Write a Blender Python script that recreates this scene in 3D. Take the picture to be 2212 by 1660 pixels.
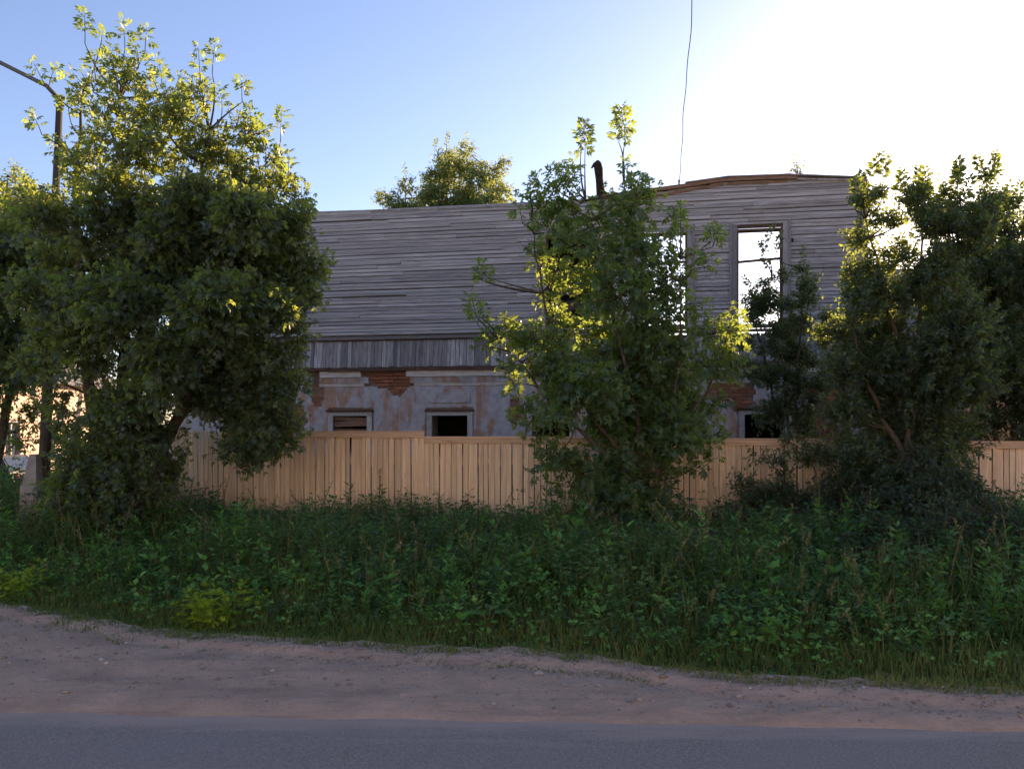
import bpy, math, random
import numpy as np
from mathutils import Vector
R = math.radians
for o in list(bpy.data.objects):
    bpy.data.objects.remove(o)
scene = bpy.context.scene
col = scene.collection

# ------------------------------------------------------------------ camera, sky, sun, exposure
F, CU, VH, EYE = 1736.0, 1106.0, 930.0, 1.6      # focal length, centre column, horizon row, eye height
cam_d = bpy.data.cameras.new('camera')
cam = bpy.data.objects.new('camera', cam_d); col.objects.link(cam)
cam.location = (0, 0, EYE); cam.rotation_euler = (R(90), 0, 0)
cam_d.sensor_width = 36; cam_d.lens = 36 * F / 2212; cam_d.shift_y = 100 / 2212
cam_d.clip_end = 5000
scene.camera = cam

SUN_AZ, SUN_EL = 36.5, 13.3                       # azimuth measured from +Y (straight ahead) towards +X
world = bpy.data.worlds.new('World'); scene.world = world; world.use_nodes = True
wn = world.node_tree.nodes; wl = world.node_tree.links
sky = wn.new('ShaderNodeTexSky'); sky.sky_type = 'NISHITA'; sky.sun_disc = False
sky.sun_elevation = R(SUN_EL); sky.sun_rotation = R(SUN_AZ)
sky.altitude = 150; sky.air_density = 1.0; sky.dust_density = 0.7; sky.ozone_density = 2.5
wl.new(sky.outputs[0], wn['Background'].inputs[0]); wn['Background'].inputs[1].default_value = 0.10
sd = bpy.data.lights.new('sun', 'SUN'); sd.energy = 5.0; sd.angle = R(0.55); sd.color = (1.0, 0.80, 0.52)
sun = bpy.data.objects.new('sun', sd); col.objects.link(sun)
sv = Vector((math.sin(R(SUN_AZ)) * math.cos(R(SUN_EL)), math.cos(R(SUN_AZ)) * math.cos(R(SUN_EL)), math.sin(R(SUN_EL))))
sun.rotation_euler = sv.to_track_quat('Z', 'Y').to_euler()
sun.location = (20, 20, 12)
vs = scene.view_settings
vs.view_transform = 'Standard'; vs.look = 'None'; vs.gamma = 1; vs.use_curve_mapping = False
vs.exposure = 1.5
vs.use_white_balance = True; vs.white_balance_temperature = 6800; vs.white_balance_tint = 28
scene.render.engine = 'CYCLES'
scene.cycles.max_bounces = 6; scene.cycles.transparent_max_bounces = 4
scene.cycles.diffuse_bounces = 3; scene.cycles.transmission_bounces = 4

# ------------------------------------------------------------------ helpers
def at(u, v, Y):
    """the point at depth Y whose picture position is (u, v) on the 2212 px wide photograph"""
    return np.array([(u - CU) / F * Y, Y, EYE + (VH - v) / F * Y])

def tag(o, label=None, cat=None, group=None, kind=None):
    if label: o['label'] = label
    if cat: o['category'] = cat
    if group: o['group'] = group
    if kind: o['kind'] = kind
    return o

def empty(name, loc=(0, 0, 0), rz=0, parent=None):
    o = bpy.data.objects.new(name, None); col.objects.link(o)
    o.location = loc; o.rotation_euler = (0, 0, rz); o.empty_display_size = .2
    if parent: o.parent = parent
    return o

def link(name, me, mat=None, parent=None, loc=None):
    o = bpy.data.objects.new(name, me); col.objects.link(o)
    if mat and not me.materials: me.materials.append(mat)
    if parent: o.parent = parent
    if loc is not None: o.location = loc
    return o

def mesh_np(name, V, Fc, rnd=None, smooth=False):
    """fast mesh from numpy; Fc is (n,3) or (n,4)"""
    V = np.asarray(V, np.float32); Fc = np.asarray(Fc, np.int32)
    me = bpy.data.meshes.new(name)
    n, k = Fc.shape
    me.vertices.add(len(V)); me.vertices.foreach_set('co', V.ravel())
    me.loops.add(n * k); me.loops.foreach_set('vertex_index', Fc.ravel())
    me.polygons.add(n)
    me.polygons.foreach_set('loop_start', np.arange(0, n * k, k, dtype=np.int32))
    me.polygons.foreach_set('loop_total', np.full(n, k, np.int32))
    if smooth: me.polygons.foreach_set('use_smooth', np.ones(n, bool))
    if rnd is not None:
        a = me.attributes.new('rnd', 'FLOAT', 'POINT'); a.data.foreach_set('value', np.asarray(rnd, np.float32))
    me.update(calc_edges=True)
    return me

class MB:
    """collects boxes, prisms and tubes into one mesh"""
    def __init__(s): s.v = []; s.f = []
    def add(s, vs_, fs):
        b = len(s.v); s.v += [tuple(p) for p in vs_]; s.f += [tuple(i + b for i in f) for f in fs]; return s
    def box(s, x0, x1, y0, y1, z0, z1):
        return s.add([(x0,y0,z0),(x1,y0,z0),(x1,y1,z0),(x0,y1,z0),(x0,y0,z1),(x1,y0,z1),(x1,y1,z1),(x0,y1,z1)],
                     [(0,3,2,1),(4,5,6,7),(0,1,5,4),(1,2,6,5),(2,3,7,6),(3,0,4,7)])
    def hexa(s, p): return s.add(p, [(0,3,2,1),(4,5,6,7),(0,1,5,4),(1,2,6,5),(2,3,7,6),(3,0,4,7)])
    def tube(s, pts, rad, n=6):
        pts = [np.asarray(p, float) for p in pts]; m = len(pts); vs_ = []
        if np.isscalar(rad): rad = [rad] * m
        ref = None
        for i, p in enumerate(pts):
            t = pts[min(i + 1, m - 1)] - pts[max(i - 1, 0)]; t = t / (np.linalg.norm(t) + 1e-9)
            if ref is None: ref = np.array([1., 0, 0]) if abs(t[0]) < .8 else np.array([0, 1., 0])
            a = ref - t * ref.dot(t); a /= np.linalg.norm(a) + 1e-9; ref = a
            b = np.cross(t, a)
            for k in range(n):
                q = 2 * math.pi * k / n
                vs_.append(p + rad[i] * (math.cos(q) * a + math.sin(q) * b))
        fs = [(i*n+k, i*n+(k+1)%n, (i+1)*n+(k+1)%n, (i+1)*n+k) for i in range(m-1) for k in range(n)]
        fs.append(tuple(range(n-1, -1, -1))); fs.append(tuple((m-1)*n + k for k in range(n)))
        return s.add(vs_, fs)
    def prism(s, poly, y0, y1):
        """polygon in x,z extruded along y"""
        n = len(poly)
        vs_ = [(x, y0, z) for x, z in poly] + [(x, y1, z) for x, z in poly]
        fs = [tuple(range(n)), tuple(range(2*n-1, n-1, -1))] + [(i, i+n, (i+1)%n+n, (i+1)%n) for i in range(n)]
        return s.add(vs_, fs)
    def mesh(s, name, smooth=False):
        me = bpy.data.meshes.new(name); me.from_pydata(s.v, [], s.f); me.update()
        if smooth:
            for p in me.polygons: p.use_smooth = True
        return me
    def build(s, name, mat, parent=None, loc=None, smooth=False): return link(name, s.mesh(name, smooth), mat, parent, loc)

def nz(x, y, s=0, f=1.0):
    """smooth pseudo noise, about -1..1"""
    x = np.asarray(x) * f; y = np.asarray(y) * f
    return (np.sin(x*1.7 + 1.3*s + 1.1*np.sin(y*1.3 + s)) + np.sin(y*2.1 - x*.9 + 2.7*s) + .6*np.sin(x*4.1 + y*3.3 + s*5.1)
            + .5*np.sin(x*7.3 - y*6.1 + 3.9*s)) / 3.1

def smooth01(t): t = np.clip(t, 0, 1); return t * t * (3 - 2 * t)

# ------------------------------------------------------------------ materials
class NT:
    def __init__(s, name):
        s.m = bpy.data.materials.new(name); s.m.use_nodes = True
        s.n = s.m.node_tree.nodes; s.l = s.m.node_tree.links; s.b = s.n['Principled BSDF']
        s.out = s.n['Material Output']
    def node(s, t, **kw):
        n = s.n.new(t)
        for k, v in kw.items():
            if k.startswith('i_'): n.inputs[k[2:].replace('_', ' ')].default_value = v
            else: setattr(n, k, v)
        return n
    def link(s, a, b): s.l.new(a, b)
    def coord(s, scale=(1, 1, 1), obj=True, rand=False):
        c = s.node('ShaderNodeTexCoord'); mp = s.node('ShaderNodeMapping'); mp.inputs['Scale'].default_value = scale
        src = c.outputs['Object' if obj else 'Generated']
        s.link(src, mp.inputs['Vector'])
        if rand:
            oi = s.node('ShaderNodeObjectInfo'); mu = s.node('ShaderNodeMath', operation='MULTIPLY'); mu.inputs[1].default_value = 57.0
            s.link(oi.outputs['Random'], mu.inputs[0])
            cb = s.node('ShaderNodeCombineXYZ')
            for i in range(3): s.link(mu.outputs[0], cb.inputs[i])
            s.link(cb.outputs[0], mp.inputs['Location'])
        return mp.outputs[0]
    def noise(s, vec, scale, detail=4, rough=.55, dist=0):
        n = s.node('ShaderNodeTexNoise'); n.inputs['Scale'].default_value = scale; n.inputs['Detail'].default_value = detail
        n.inputs['Roughness'].default_value = rough; n.inputs['Distortion'].default_value = dist
        s.link(vec, n.inputs['Vector']); return n.outputs['Fac']
    def ramp(s, fac, stops, interp='LINEAR'):
        r = s.node('ShaderNodeValToRGB'); r.color_ramp.interpolation = interp
        e = r.color_ramp.elements
        while len(e) < len(stops): e.new(.5)
        for i, (p, c) in enumerate(stops):
            e[i].position = p; e[i].color = (c, c, c, 1) if np.isscalar(c) else (*c, 1)
        s.link(fac, r.inputs[0]); return r.outputs[0]
    def mix(s, fac, a, b, mode='MIX'):
        m = s.node('ShaderNodeMix', data_type='RGBA', blend_type=mode)
        for sock, val in ((m.inputs[0], fac), (m.inputs[6], a), (m.inputs[7], b)):
            if hasattr(val, 'is_linked') or hasattr(val, 'links'): s.link(val, sock)
            elif np.isscalar(val): sock.default_value = val
            else: sock.default_value = (*val, 1)
        return m.outputs[2]
    def bump(s, h, strength=.3, dist=.01):
        b = s.node('ShaderNodeBump'); b.inputs['Strength'].default_value = strength; b.inputs['Distance'].default_value = dist
        s.link(h, b.inputs['Height']); s.link(b.outputs[0], s.b.inputs['Normal'])
    def base(s, c, rough=.85, spec=.25):
        if hasattr(c, 'links'): s.link(c, s.b.inputs['Base Color'])
        else: s.b.inputs['Base Color'].default_value = (*c, 1)
        s.b.inputs['Roughness'].default_value = rough
        s.b.inputs['Specular IOR Level'].default_value = spec
        return s.m

def wood_mat(name, dark, mid, light, grain, fine=30, tint=None, rand_amt=.5, knots=False):
    t = NT(name); v = t.coord(grain, rand=True)
    g = t.noise(v, fine, 5, .65, .4)
    base = t.ramp(g, [(.28, dark), (.52, mid), (.75, light)])
    oi = t.node('ShaderNodeObjectInfo')
    lo = t.ramp(oi.outputs['Random'], [(0, 1 - rand_amt), (1, 1 + rand_amt*.4)])
    c = t.mix(1.0, base, lo, 'MULTIPLY')
    if tint:
        big = t.noise(t.coord((1, 1, 1), rand=True), 2.2, 3)
        c = t.mix(t.ramp(big, [(.48, 0.0), (.68, .6)]), c, tint)
    if knots:
        vo = t.node('ShaderNodeTexVoronoi'); vo.inputs['Scale'].default_value = 3.2
        t.link(t.coord((2.2, 2.2, .7), rand=True), vo.inputs['Vector'])
        c = t.mix(t.ramp(vo.outputs['Distance'], [(.05, .75), (.11, 0.0)]), c, (.11, .05, .025))
    if knots:
        c = t.mix(t.ramp(t.noise(t.coord((1.5, 1, 1.3), rand=True), 1.4, 4, .6), [(.55, 0.0), (.75, .5)]), c, (.42, .36, .31))
    t.bump(g, .35, .006)
    return t.base(c, .9, .15)

M = {}
M['siding'] = wood_mat('weathered_siding', (.20, .185, .18), (.40, .38, .375), (.58, .56, .545), (5.0, 1, 3.2), 1.0, tint=(.28, .245, .225), rand_amt=.3)
M['skirt'] = wood_mat('weathered_skirt', (.15, .142, .14), (.33, .315, .31), (.48, .46, .44), (3.2, 1, 2.4), 1.0, tint=(.2, .16, .15), rand_amt=.62)
M['casing'] = wood_mat('casing_wood', (.16, .15, .15), (.28, .27, .27), (.38, .365, .35), (20, 20, 1.5), 5, rand_amt=.3)
M['oldbeam'] = wood_mat('old_brown_beam', (.05, .032, .022), (.12, .075, .05), (.2, .13, .085), (1.2, 12, 14), 5, rand_amt=.35)
M['plank_red'] = wood_mat('red_brown_plank', (.13, .075, .05), (.25, .145, .095), (.33, .21, .15), (1.2, 12, 14), 5, rand_amt=.3)
M['fence'] = wood_mat('new_fence_board', (.56, .41, .265), (.80, .63, .43), (.88, .74, .54), (3.5, 1, 3.0), 1.0, tint=(.64, .46, .31), rand_amt=.24, knots=True)
M['rail'] = wood_mat('fence_rail', (.44, .29, .18), (.64, .46, .31), (.72, .55, .38), (1.0, 14, 14), 3, rand_amt=.15)
M['ledge'] = wood_mat('ledge_wood', (.09, .075, .065), (.18, .15, .13), (.27, .235, .21), (1.2, 12, 14), 4, rand_amt=.3)
M['logs'] = wood_mat('old_logs', (.05, .04, .032), (.11, .09, .075), (.17, .145, .12), (1, 8, 10), 4, rand_amt=.1)
M['white_wood'] = wood_mat('faded_white_paint', (.24, .22, .2), (.42, .40, .38), (.52, .5, .48), (10, 10, 3), 4, rand_amt=.2)

t = NT('old_plaster'); v = t.coord((1, 1, 1)); vs_ = t.coord((1.6, 1, .55))
n1 = t.noise(vs_, 1.35, 5, .6, .7); n2 = t.noise(v, 5.5, 6, .7); n3 = t.noise(vs_, 2.6, 4, .6, .4)
c = t.ramp(n2, [(.3, (.27, .262, .28)), (.55, (.39, .38, .395)), (.75, (.47, .46, .455))])
c = t.mix(t.ramp(n1, [(.49, 0.0), (.57, .8)]), c, t.ramp(n2, [(.35, (.30, .15, .085)), (.65, (.42, .25, .15))]))
c = t.mix(t.ramp(n3, [(.60, 0.0), (.66, .7)]), c, (.43, .34, .29))
t.bump(n2, .6, .02); M['plaster'] = t.base(c, .95, .1)
t = NT('old_brick'); v = t.coord((1, 1, 1), rand=True); n = t.noise(v, 14, 5, .65)
oi = t.node('ShaderNodeObjectInfo')
c = t.mix(1, t.ramp(n, [(.3, (.20, .075, .045)), (.55, (.34, .14, .08)), (.8, (.43, .25, .17))]), t.ramp(oi.outputs['Random'], [(0, .6), (1, 1.2)]), 'MULTIPLY')
t.bump(n, .7, .01); M['brick'] = t.base(c, .95, .1)
t = NT('mortar'); n = t.noise(t.coord(), 9, 5, .7); M['mortar'] = t.base(t.ramp(n, [(.3, (.15, .10, .08)), (.7, (.29, .22, .19))]), .95, .1)
t = NT('cornice_plaster'); n = t.noise(t.coord((1, 3, 3)), 4, 6, .7)
M['cornice'] = t.base(t.ramp(n, [(.28, (.30, .19, .13)), (.42, (.52, .49, .48)), (.7, (.70, .67, .64))]), .9, .1)
t = NT('rusty_sheet'); n = t.noise(t.coord((1, 4, 4)), 5, 5, .7)
M['rust'] = t.base(t.ramp(n, [(.3, (.055, .028, .018)), (.6, (.12, .06, .038)), (.8, (.18, .12, .09))]), .8, .3)
t = NT('charred'); n = t.noise(t.coord(), 12, 5, .7); M['char'] = t.base(t.ramp(n, [(.3, (.015, .012, .01)), (.7, (.06, .035, .025))]), .95, .1); t.bump(n, .8, .02)
t = NT('concrete'); n = t.noise(t.coord(), 9, 6, .7); M['concrete'] = t.base(t.ramp(n, [(.3, (.2, .19, .18)), (.7, (.32, .31, .29))]), .9, .2); t.bump(n, .4, .01)
t = NT('dark_pole'); n = t.noise(t.coord((8, 8, .8)), 4, 5, .6); M['pole'] = t.base(t.ramp(n, [(.3, (.03, .028, .027)), (.7, (.085, .078, .07))]), .85, .2)
t = NT('grey_metal'); M['metal'] = t.base((.10, .10, .105), .5, .5)
t = NT('cable'); M['cable'] = t.base((.02, .02, .022), .95, .05)
t = NT('bark'); n = t.noise(t.coord((6, 6, 1.2)), 5, 6, .7); M['bark'] = t.base(t.ramp(n, [(.3, (.04, .034, .027)), (.6, (.10, .085, .066)), (.8, (.16, .14, .11))]), .95, .1); t.bump(n, .7, .02)
t = NT('birch_bark'); n = t.noise(t.coord((3, 3, 14)), 3, 4, .7); M['birch'] = t.base(t.ramp(n, [(.4, (.05, .05, .05)), (.52, (.55, .53, .5))]), .8, .2)
t = NT('green_stem'); M['stem'] = t.base((.085, .10, .04), .8, .2)
t = NT('dry_stem'); M['drystem'] = t.base((.24, .19, .10), .9, .1)
t = NT('car_paint'); t.b.inputs['Coat Weight'].default_value = .15; M['car'] = t.base((.012, .013, .016), .55, .3)
t = NT('car_glass'); M['glass'] = t.base((.03, .04, .05), .03, .8)
t = NT('black_rubber'); M['rubber'] = t.base((.015, .015, .015), .8, .2)
t = NT('alloy'); t.b.inputs['Metallic'].default_value = 1; M['alloy'] = t.base((.45, .45, .46), .35, .5)
t = NT('red_lens'); M['lens'] = t.base((.25, .01, .01), .2, .6)
t = NT('peach_render'); n = t.noise(t.coord(), 1.5, 5, .6); M['peach'] = t.base(t.ramp(n, [(.3, (.52, .35, .25)), (.7, (.64, .46, .34))]), .9, .2)
t = NT('slate_roof'); n = t.noise(t.coord(), 3, 5, .6); M['roof'] = t.base(t.ramp(n, [(.3, (.12, .11, .11)), (.7, (.22, .2, .19))]), .8, .2)
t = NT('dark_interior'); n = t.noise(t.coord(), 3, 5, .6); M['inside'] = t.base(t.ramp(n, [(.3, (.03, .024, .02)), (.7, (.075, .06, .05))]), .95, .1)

def leaf_mat(name, c0, c1, c2, trans, tw=.42, gloss=.12):
    """leaf blade: reflects and lets light through; colour differs leaf by leaf"""
    t = NT(name); a = t.node('ShaderNodeAttribute', attribute_name='rnd')
    c = t.ramp(a.outputs['Fac'], [(0, c0), (.5, c1), (1, c2)])
    t.base(c, .5, gloss)
    tr = t.node('ShaderNodeBsdfTranslucent'); k = t.ramp(a.outputs['Fac'], [(0, tuple(x*.75 for x in trans)), (1, tuple(x*1.15 for x in trans))])
    t.link(k, tr.inputs['Color'])
    mx = t.node('ShaderNodeMixShader'); mx.inputs[0].default_value = tw
    t.link(t.b.outputs[0], mx.inputs[1]); t.link(tr.outputs[0], mx.inputs[2]); t.link(mx.outputs[0], t.out.inputs[0])
    return t.m
M['leaf_maple'] = leaf_mat('boxelder_leaf', (.014, .036, .034), (.024, .054, .046), (.046, .092, .058), (.66, .76, .09), .37, .6)
M['leaf_maple_young'] = leaf_mat('young_boxelder_leaf', (.020, .054, .034), (.036, .084, .046), (.07, .135, .058), (.58, .72, .09), .36, .6)
M['leaf_willow'] = leaf_mat('willow_leaf', (.014, .034, .032), (.022, .050, .044), (.045, .088, .056), (.52, .62, .09), .34, .6)
M['leaf_birch'] = leaf_mat('birch_leaf', (.05, .095, .04), (.08, .125, .05), (.12, .15, .06), (.50, .56, .14), .48, .4)
M['leaf_far'] = leaf_mat('far_leaf', (.06, .09, .025), (.09, .11, .03), (.13, .13, .035), (.55, .60, .06), .5)
M['weed'] = leaf_mat('weed_leaf', (.020, .070, .025), (.054, .15, .042), (.135, .27, .08), (.16, .32, .09), .35, .4)
M['cover'] = leaf_mat('ground_cover_leaf', (.042, .16, .035), (.08, .25, .05), (.15, .35, .075), (.18, .42, .05), .35, .25)
M['grass'] = leaf_mat('grass_blade', (.045, .10, .025), (.10, .165, .04), (.25, .225, .085), (.2, .25, .06), .35)
M['seed'] = leaf_mat('seed_head', (.16, .16, .07), (.24, .22, .10), (.34, .29, .15), (.3, .28, .12), .3)
M['bright'] = leaf_mat('sun_patch_leaf', (.13, .24, .018), (.22, .34, .022), (.31, .41, .03), (.38, .5, .03), .4)  # sunlight painted into the leaf colour of two verge clumps
M['burdock'] = leaf_mat('burdock_leaf', (.06, .15, .035), (.075, .17, .04), (.09, .19, .05), (.15, .26, .04), .35)
M['ivy'] = leaf_mat('dark_leaf', (.016, .040, .026), (.028, .060, .034), (.058, .105, .05), (.12, .16, .04), .35, .45)

t = NT('asphalt'); v = t.coord(); n = t.noise(v, 75, 4, .8); n2 = t.noise(v, .9, 5, .6); n3 = t.noise(t.coord((.5, 3, 1)), 2.0, 5, .65)
c = t.mix(t.ramp(n2, [(.35, 0.0), (.7, .5)]), t.ramp(n, [(.3, (.115, .10, .088)), (.7, (.33, .295, .262))]), (.22, .21, .205))
sx = t.node('ShaderNodeSeparateXYZ'); t.link(t.coord(), sx.inputs[0])
ed = t.node('ShaderNodeMath', operation='MULTIPLY_ADD'); t.link(sx.outputs[0], ed.inputs[0]); ed.inputs[1].default_value = .043; t.link(sx.outputs[1], ed.inputs[2])
e2 = t.node('ShaderNodeMath', operation='MULTIPLY_ADD'); t.link(n3, e2.inputs[0]); e2.inputs[1].default_value = .95; t.link(ed.outputs[0], e2.inputs[2])
mr = t.node('ShaderNodeMapRange'); mr.inputs[1].default_value = 4.62; mr.inputs[2].default_value = 4.98; t.link(e2.outputs[0], mr.inputs[0])
c = t.mix(mr.outputs[0], c, (.35, .28, .24))
t.bump(n, .35, .004); M['asphalt'] = t.base(c, .9, .2)

t = NT('packed_dirt'); v = t.coord(); n = t.noise(v, 2.2, 6, .6); n2 = t.noise(v, 38, 5, .75); n3 = t.noise(t.coord((.35, 1.6, 1)), 2.4, 6, .65)
c = t.ramp(n, [(.3, (.44, .325, .25)), (.55, (.53, .405, .315)), (.75, (.59, .465, .365))])
c = t.mix(t.ramp(n3, [(.52, 0.0), (.7, .6)]), c, (.25, .20, .185))
c = t.mix(.35, c, t.ramp(n2, [(.3, (.12, .10, .09)), (.7, (.40, .34, .30))]), 'OVERLAY')
vo = t.node('ShaderNodeTexVoronoi'); vo.inputs['Scale'].default_value = 26; t.link(v, vo.inputs['Vector'])
c = t.mix(t.ramp(vo.outputs['Distance'], [(.10, .55), (.2, 0.0)]), c, (.34, .31, .29))
n5 = t.noise(t.coord((.5, 5, 1)), 3.5, 5, .7, .5)
c = t.mix(t.ramp(n5, [(.57, 0.0), (.66, .55)]), c, (.24, .185, .16))
t.bump(n2, .9, .02); M['dirt'] = t.base(c, .95, .1)
t = NT('soil'); n = t.noise(t.coord(), 1.5, 6, .65); n2 = t.noise(t.coord(), 12, 5, .65)
c = t.mix(t.ramp(n2, [(.4, 0.0), (.65, 1.0)]), t.ramp(n, [(.35, (.045, .055, .025)), (.7, (.06, .08, .03))]), (.07, .06, .04))
M['soil'] = t.base(c, .95, .1)
t = NT('pebble'); oi = t.node('ShaderNodeAttribute', attribute_name='rnd'); M['pebble'] = t.base(t.ramp(oi.outputs['Fac'], [(0, (.16, .14, .13)), (.8, (.30, .27, .25)), (1, (.5, .48, .46))]), .9, .2)

# ------------------------------------------------------------------ ground, road, shoulder
def ground_z(x, y):
    x = np.asarray(x, float); y = np.asarray(y, float)
    d = smooth01((-8.2 - x) / 5.0) * smooth01((y - 9.5) / 5.0)
    far = smooth01((y - 60) / 200.0)
    return -0.55 * d - 1.0 * far - 0.03
GX = np.array([-30, -12, -8, -4.65, -2.96, -1.4, 0, 1.17, 3.05, 6, 12, 40.])
GY = np.array([24, 13, 9.7, 7.32, 6.40, 5.97, 5.80, 5.25, 4.85, 4.65, 4.5, 3.4])
def grass_edge(x):
    x = np.asarray(x, float)
    return np.interp(x, GX, GY) + .03 * np.sin(x * 3.1) + .02 * np.sin(x * 11.3 + 1) + .015 * np.sin(x * 23 + 2)
def road_edge(x): return 4.40 - .043 * np.asarray(x, float)

def sheet(name, xs, ys, zf, mat, smooth=True, label=None):
    X, Y = np.meshgrid(xs, ys, indexing='xy'); Z = zf(X, Y)
    V = np.stack([X, Y, Z], -1).reshape(-1, 3); nx, ny = len(xs), len(ys)
    i, j = np.meshgrid(np.arange(nx - 1), np.arange(ny - 1), indexing='xy')
    a = (j * nx + i).ravel(); Fq = np.stack([a, a + 1, a + nx + 1, a + nx], 1)
    o = link(name, mesh_np(name, V, Fq, smooth=smooth), mat); tag(o, label, kind='structure'); return o

gx = np.concatenate([np.linspace(-3000, -60, 12), np.linspace(-40, 40, 161), np.linspace(60, 3000, 12)])
gy = np.concatenate([np.linspace(-200, -12, 6), np.linspace(-8, 45, 107), np.linspace(55, 300, 20), np.linspace(500, 4000, 8)])
sheet('ground', gx, gy, lambda X, Y: ground_z(X, Y), M['soil'], label='dark weedy ground around the ruin')

def strip(name, xs, f0, f1, n, zf, mat, label):
    t_ = np.linspace(0, 1, n)[:, None]; xs = np.asarray(xs)[None, :]
    Y = f0(xs) * (1 - t_) + f1(xs) * t_; X = np.repeat(xs, n, 0); Z = zf(X, Y, t_)
    nx = X.shape[1]; V = np.stack([X, Y, Z], -1).reshape(-1, 3)
    i, j = np.meshgrid(np.arange(nx - 1), np.arange(n - 1), indexing='xy'); a = (j * nx + i).ravel()
    o = link(name, mesh_np(name, V, np.stack([a, a + 1, a + nx + 1, a + nx], 1), smooth=True), mat)
    return tag(o, label, kind='structure')
strip('road', np.concatenate([np.linspace(-80, -8, 20), np.linspace(-7, 7, 60), np.linspace(8, 80, 20)]),
      lambda x: -4 + 0 * x, lambda x: road_edge(x) + .12, 12, lambda X, Y, t_: 0 * X + .004 + .004 * nz(X, Y, 2, .8), M['asphalt'], 'dusty grey asphalt road in the foreground')
def dirt_z(X, Y, t_):
    e = grass_edge(X) - Y                                     # distance in front of the grass
    ridge = .024 * np.exp(-((e - .22 - .08 * nz(X, 0, 3, .8)) / .09) ** 2) * (.55 + .45 * nz(X, Y, 1, 1.3))
    rut = -.022 * np.exp(-((e - .40 - .1 * nz(X, 0, 3, .8)) / .10) ** 2) * (.6 + .4 * nz(X, Y, 6, .9))
    rut2 = -.012 * np.exp(-((e - .95 - .25 * nz(X, 0, 5, .5)) / .13) ** 2) * (.5 + .5 * nz(X, Y, 8, .7))
    rough = .005 * nz(X, Y, 4, 3) + .004 * nz(X, Y, 9, 9) + .004 * nz(X, Y, 12, 23) + .003 * nz(X, Y, 14, 51)
    return -.006 + .014 * smooth01(t_ * 14) + smooth01(t_ * 6) * (.022 + ridge + rut + rut2 + rough) - .09 * smooth01((-.02 - e) / .25)
strip('dirt_shoulder', np.concatenate([np.linspace(-30, -7, 60), np.linspace(-6.95, 6, 420), np.linspace(6.2, 40, 60)]),
      lambda x: road_edge(x) + .02 * np.sin(x * 1.3) + .012 * np.sin(x * 7.1) - .05, lambda x: np.maximum(grass_edge(x) + .35, road_edge(x) + .15), 70, dirt_z, M['dirt'], 'packed brown dirt shoulder between road and weeds')

# ------------------------------------------------------------------ the ruined house
HX0, HY0, HX1, HY1 = -8.12, 19.41, 7.36, 16.722
HL = math.hypot(HX1 - HX0, HY1 - HY0)
house = empty('ruined_house', (HX0, HY0, 0), math.atan2(HY1 - HY0, HX1 - HX0))
tag(house, 'roofless two-storey ruin with grey plank upper wall over peeling plastered brick', 'house')
def hdepth(u): return 18.0 / (1 + .1736 * (u - CU) / F)
def hx(u):
    Y = hdepth(u); X = (u - CU) / F * Y
    return math.hypot(X - HX0, Y - HY0) * (1 if X >= HX0 else -1)
def hz(u, v): return EYE + (VH - v) / F * hdepth(u)
rng = random.Random(5)

TOP = [(hx(380), 6.70), (hx(690), 6.71), (hx(1100), 6.64), (hx(1290), 6.69), (hx(1480), 6.87), (hx(1570), 6.95), (hx(1700), 6.93), (hx(1870), 6.83)]
def top_z(x): return float(np.interp(x, [p[0] for p in TOP], [p[1] for p in TOP]))
UPW = [(hx(1180), hx(1278)), (hx(1386), hx(1484)), (hx(1592), hx(1690))]     # upper window openings
UZ0, UZ1 = 3.86, 5.90
GWC = [hx(545), hx(757), hx(972), hx(1190), hx(1412), hx(1652)]               # lower window centres
GW = .415
GZ0, GZ1 = 1.10, 1.945
SILL = 3.74

# log core of the upper storey: one part per log course, with the window openings left free
def spans(x0, x1, z0, z1, holes, hz0, hz1):
    out = [(x0, x1)]
    if z1 > hz0 + .005 and z0 < hz1 - .005:
        for a, b in holes:
            nw = []
            for p, q in out:
                if b <= p or a >= q: nw.append((p, q)); continue
                if a > p: nw.append((p, a))
                if b < q: nw.append((b, q))
            out = nw
    return out
zc = 3.40; k = 0
while zc < 6.6:
    h = min(.235, 6.62 - zc)
    for a, b in spans(0.05, HL - .05, zc, zc + h, UPW, UZ0, UZ1):
        m = MB(); m.box(a, b, .004, .20, zc, zc + h - .006)
        m.build('wall_log', M['logs'], house)
    zc += .235

# horizontal siding: every plank is a part, planks share one bevelled unit mesh
def plank_mesh(name, bev=.12):
    m = MB()
    # unit plank: x 0..1, y -1 (front) .. 0, z 0..1, with a worn lower and upper front arris
    m.add([(0,0,0),(1,0,0),(1,0,1),(0,0,1),(0,-1,bev),(1,-1,bev*.6),(1,-1,1-bev),(0,-1,1-bev*1.3),(0,-.55,0),(1,-.55,0),(1,-.5,1),(0,-.5,1)],
          [(0,3,2,1),(4,5,6,7),(8,9,5,4),(7,6,10,11),(0,1,9,8),(2,3,11,10),(0,8,4,7,11,3),(1,2,10,6,5,9)])
    return m.mesh(name)
plank_meshes = [plank_mesh('siding_board', b) for b in (.07, .12, .17)]
for me in plank_meshes: me.materials.append(M['siding'])
z = SILL + .06; nc = 36
pitch = (6.62 - z) / (nc - 1)
casing_holes = [(a - .16, b + .16) for a, b in UPW]
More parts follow.
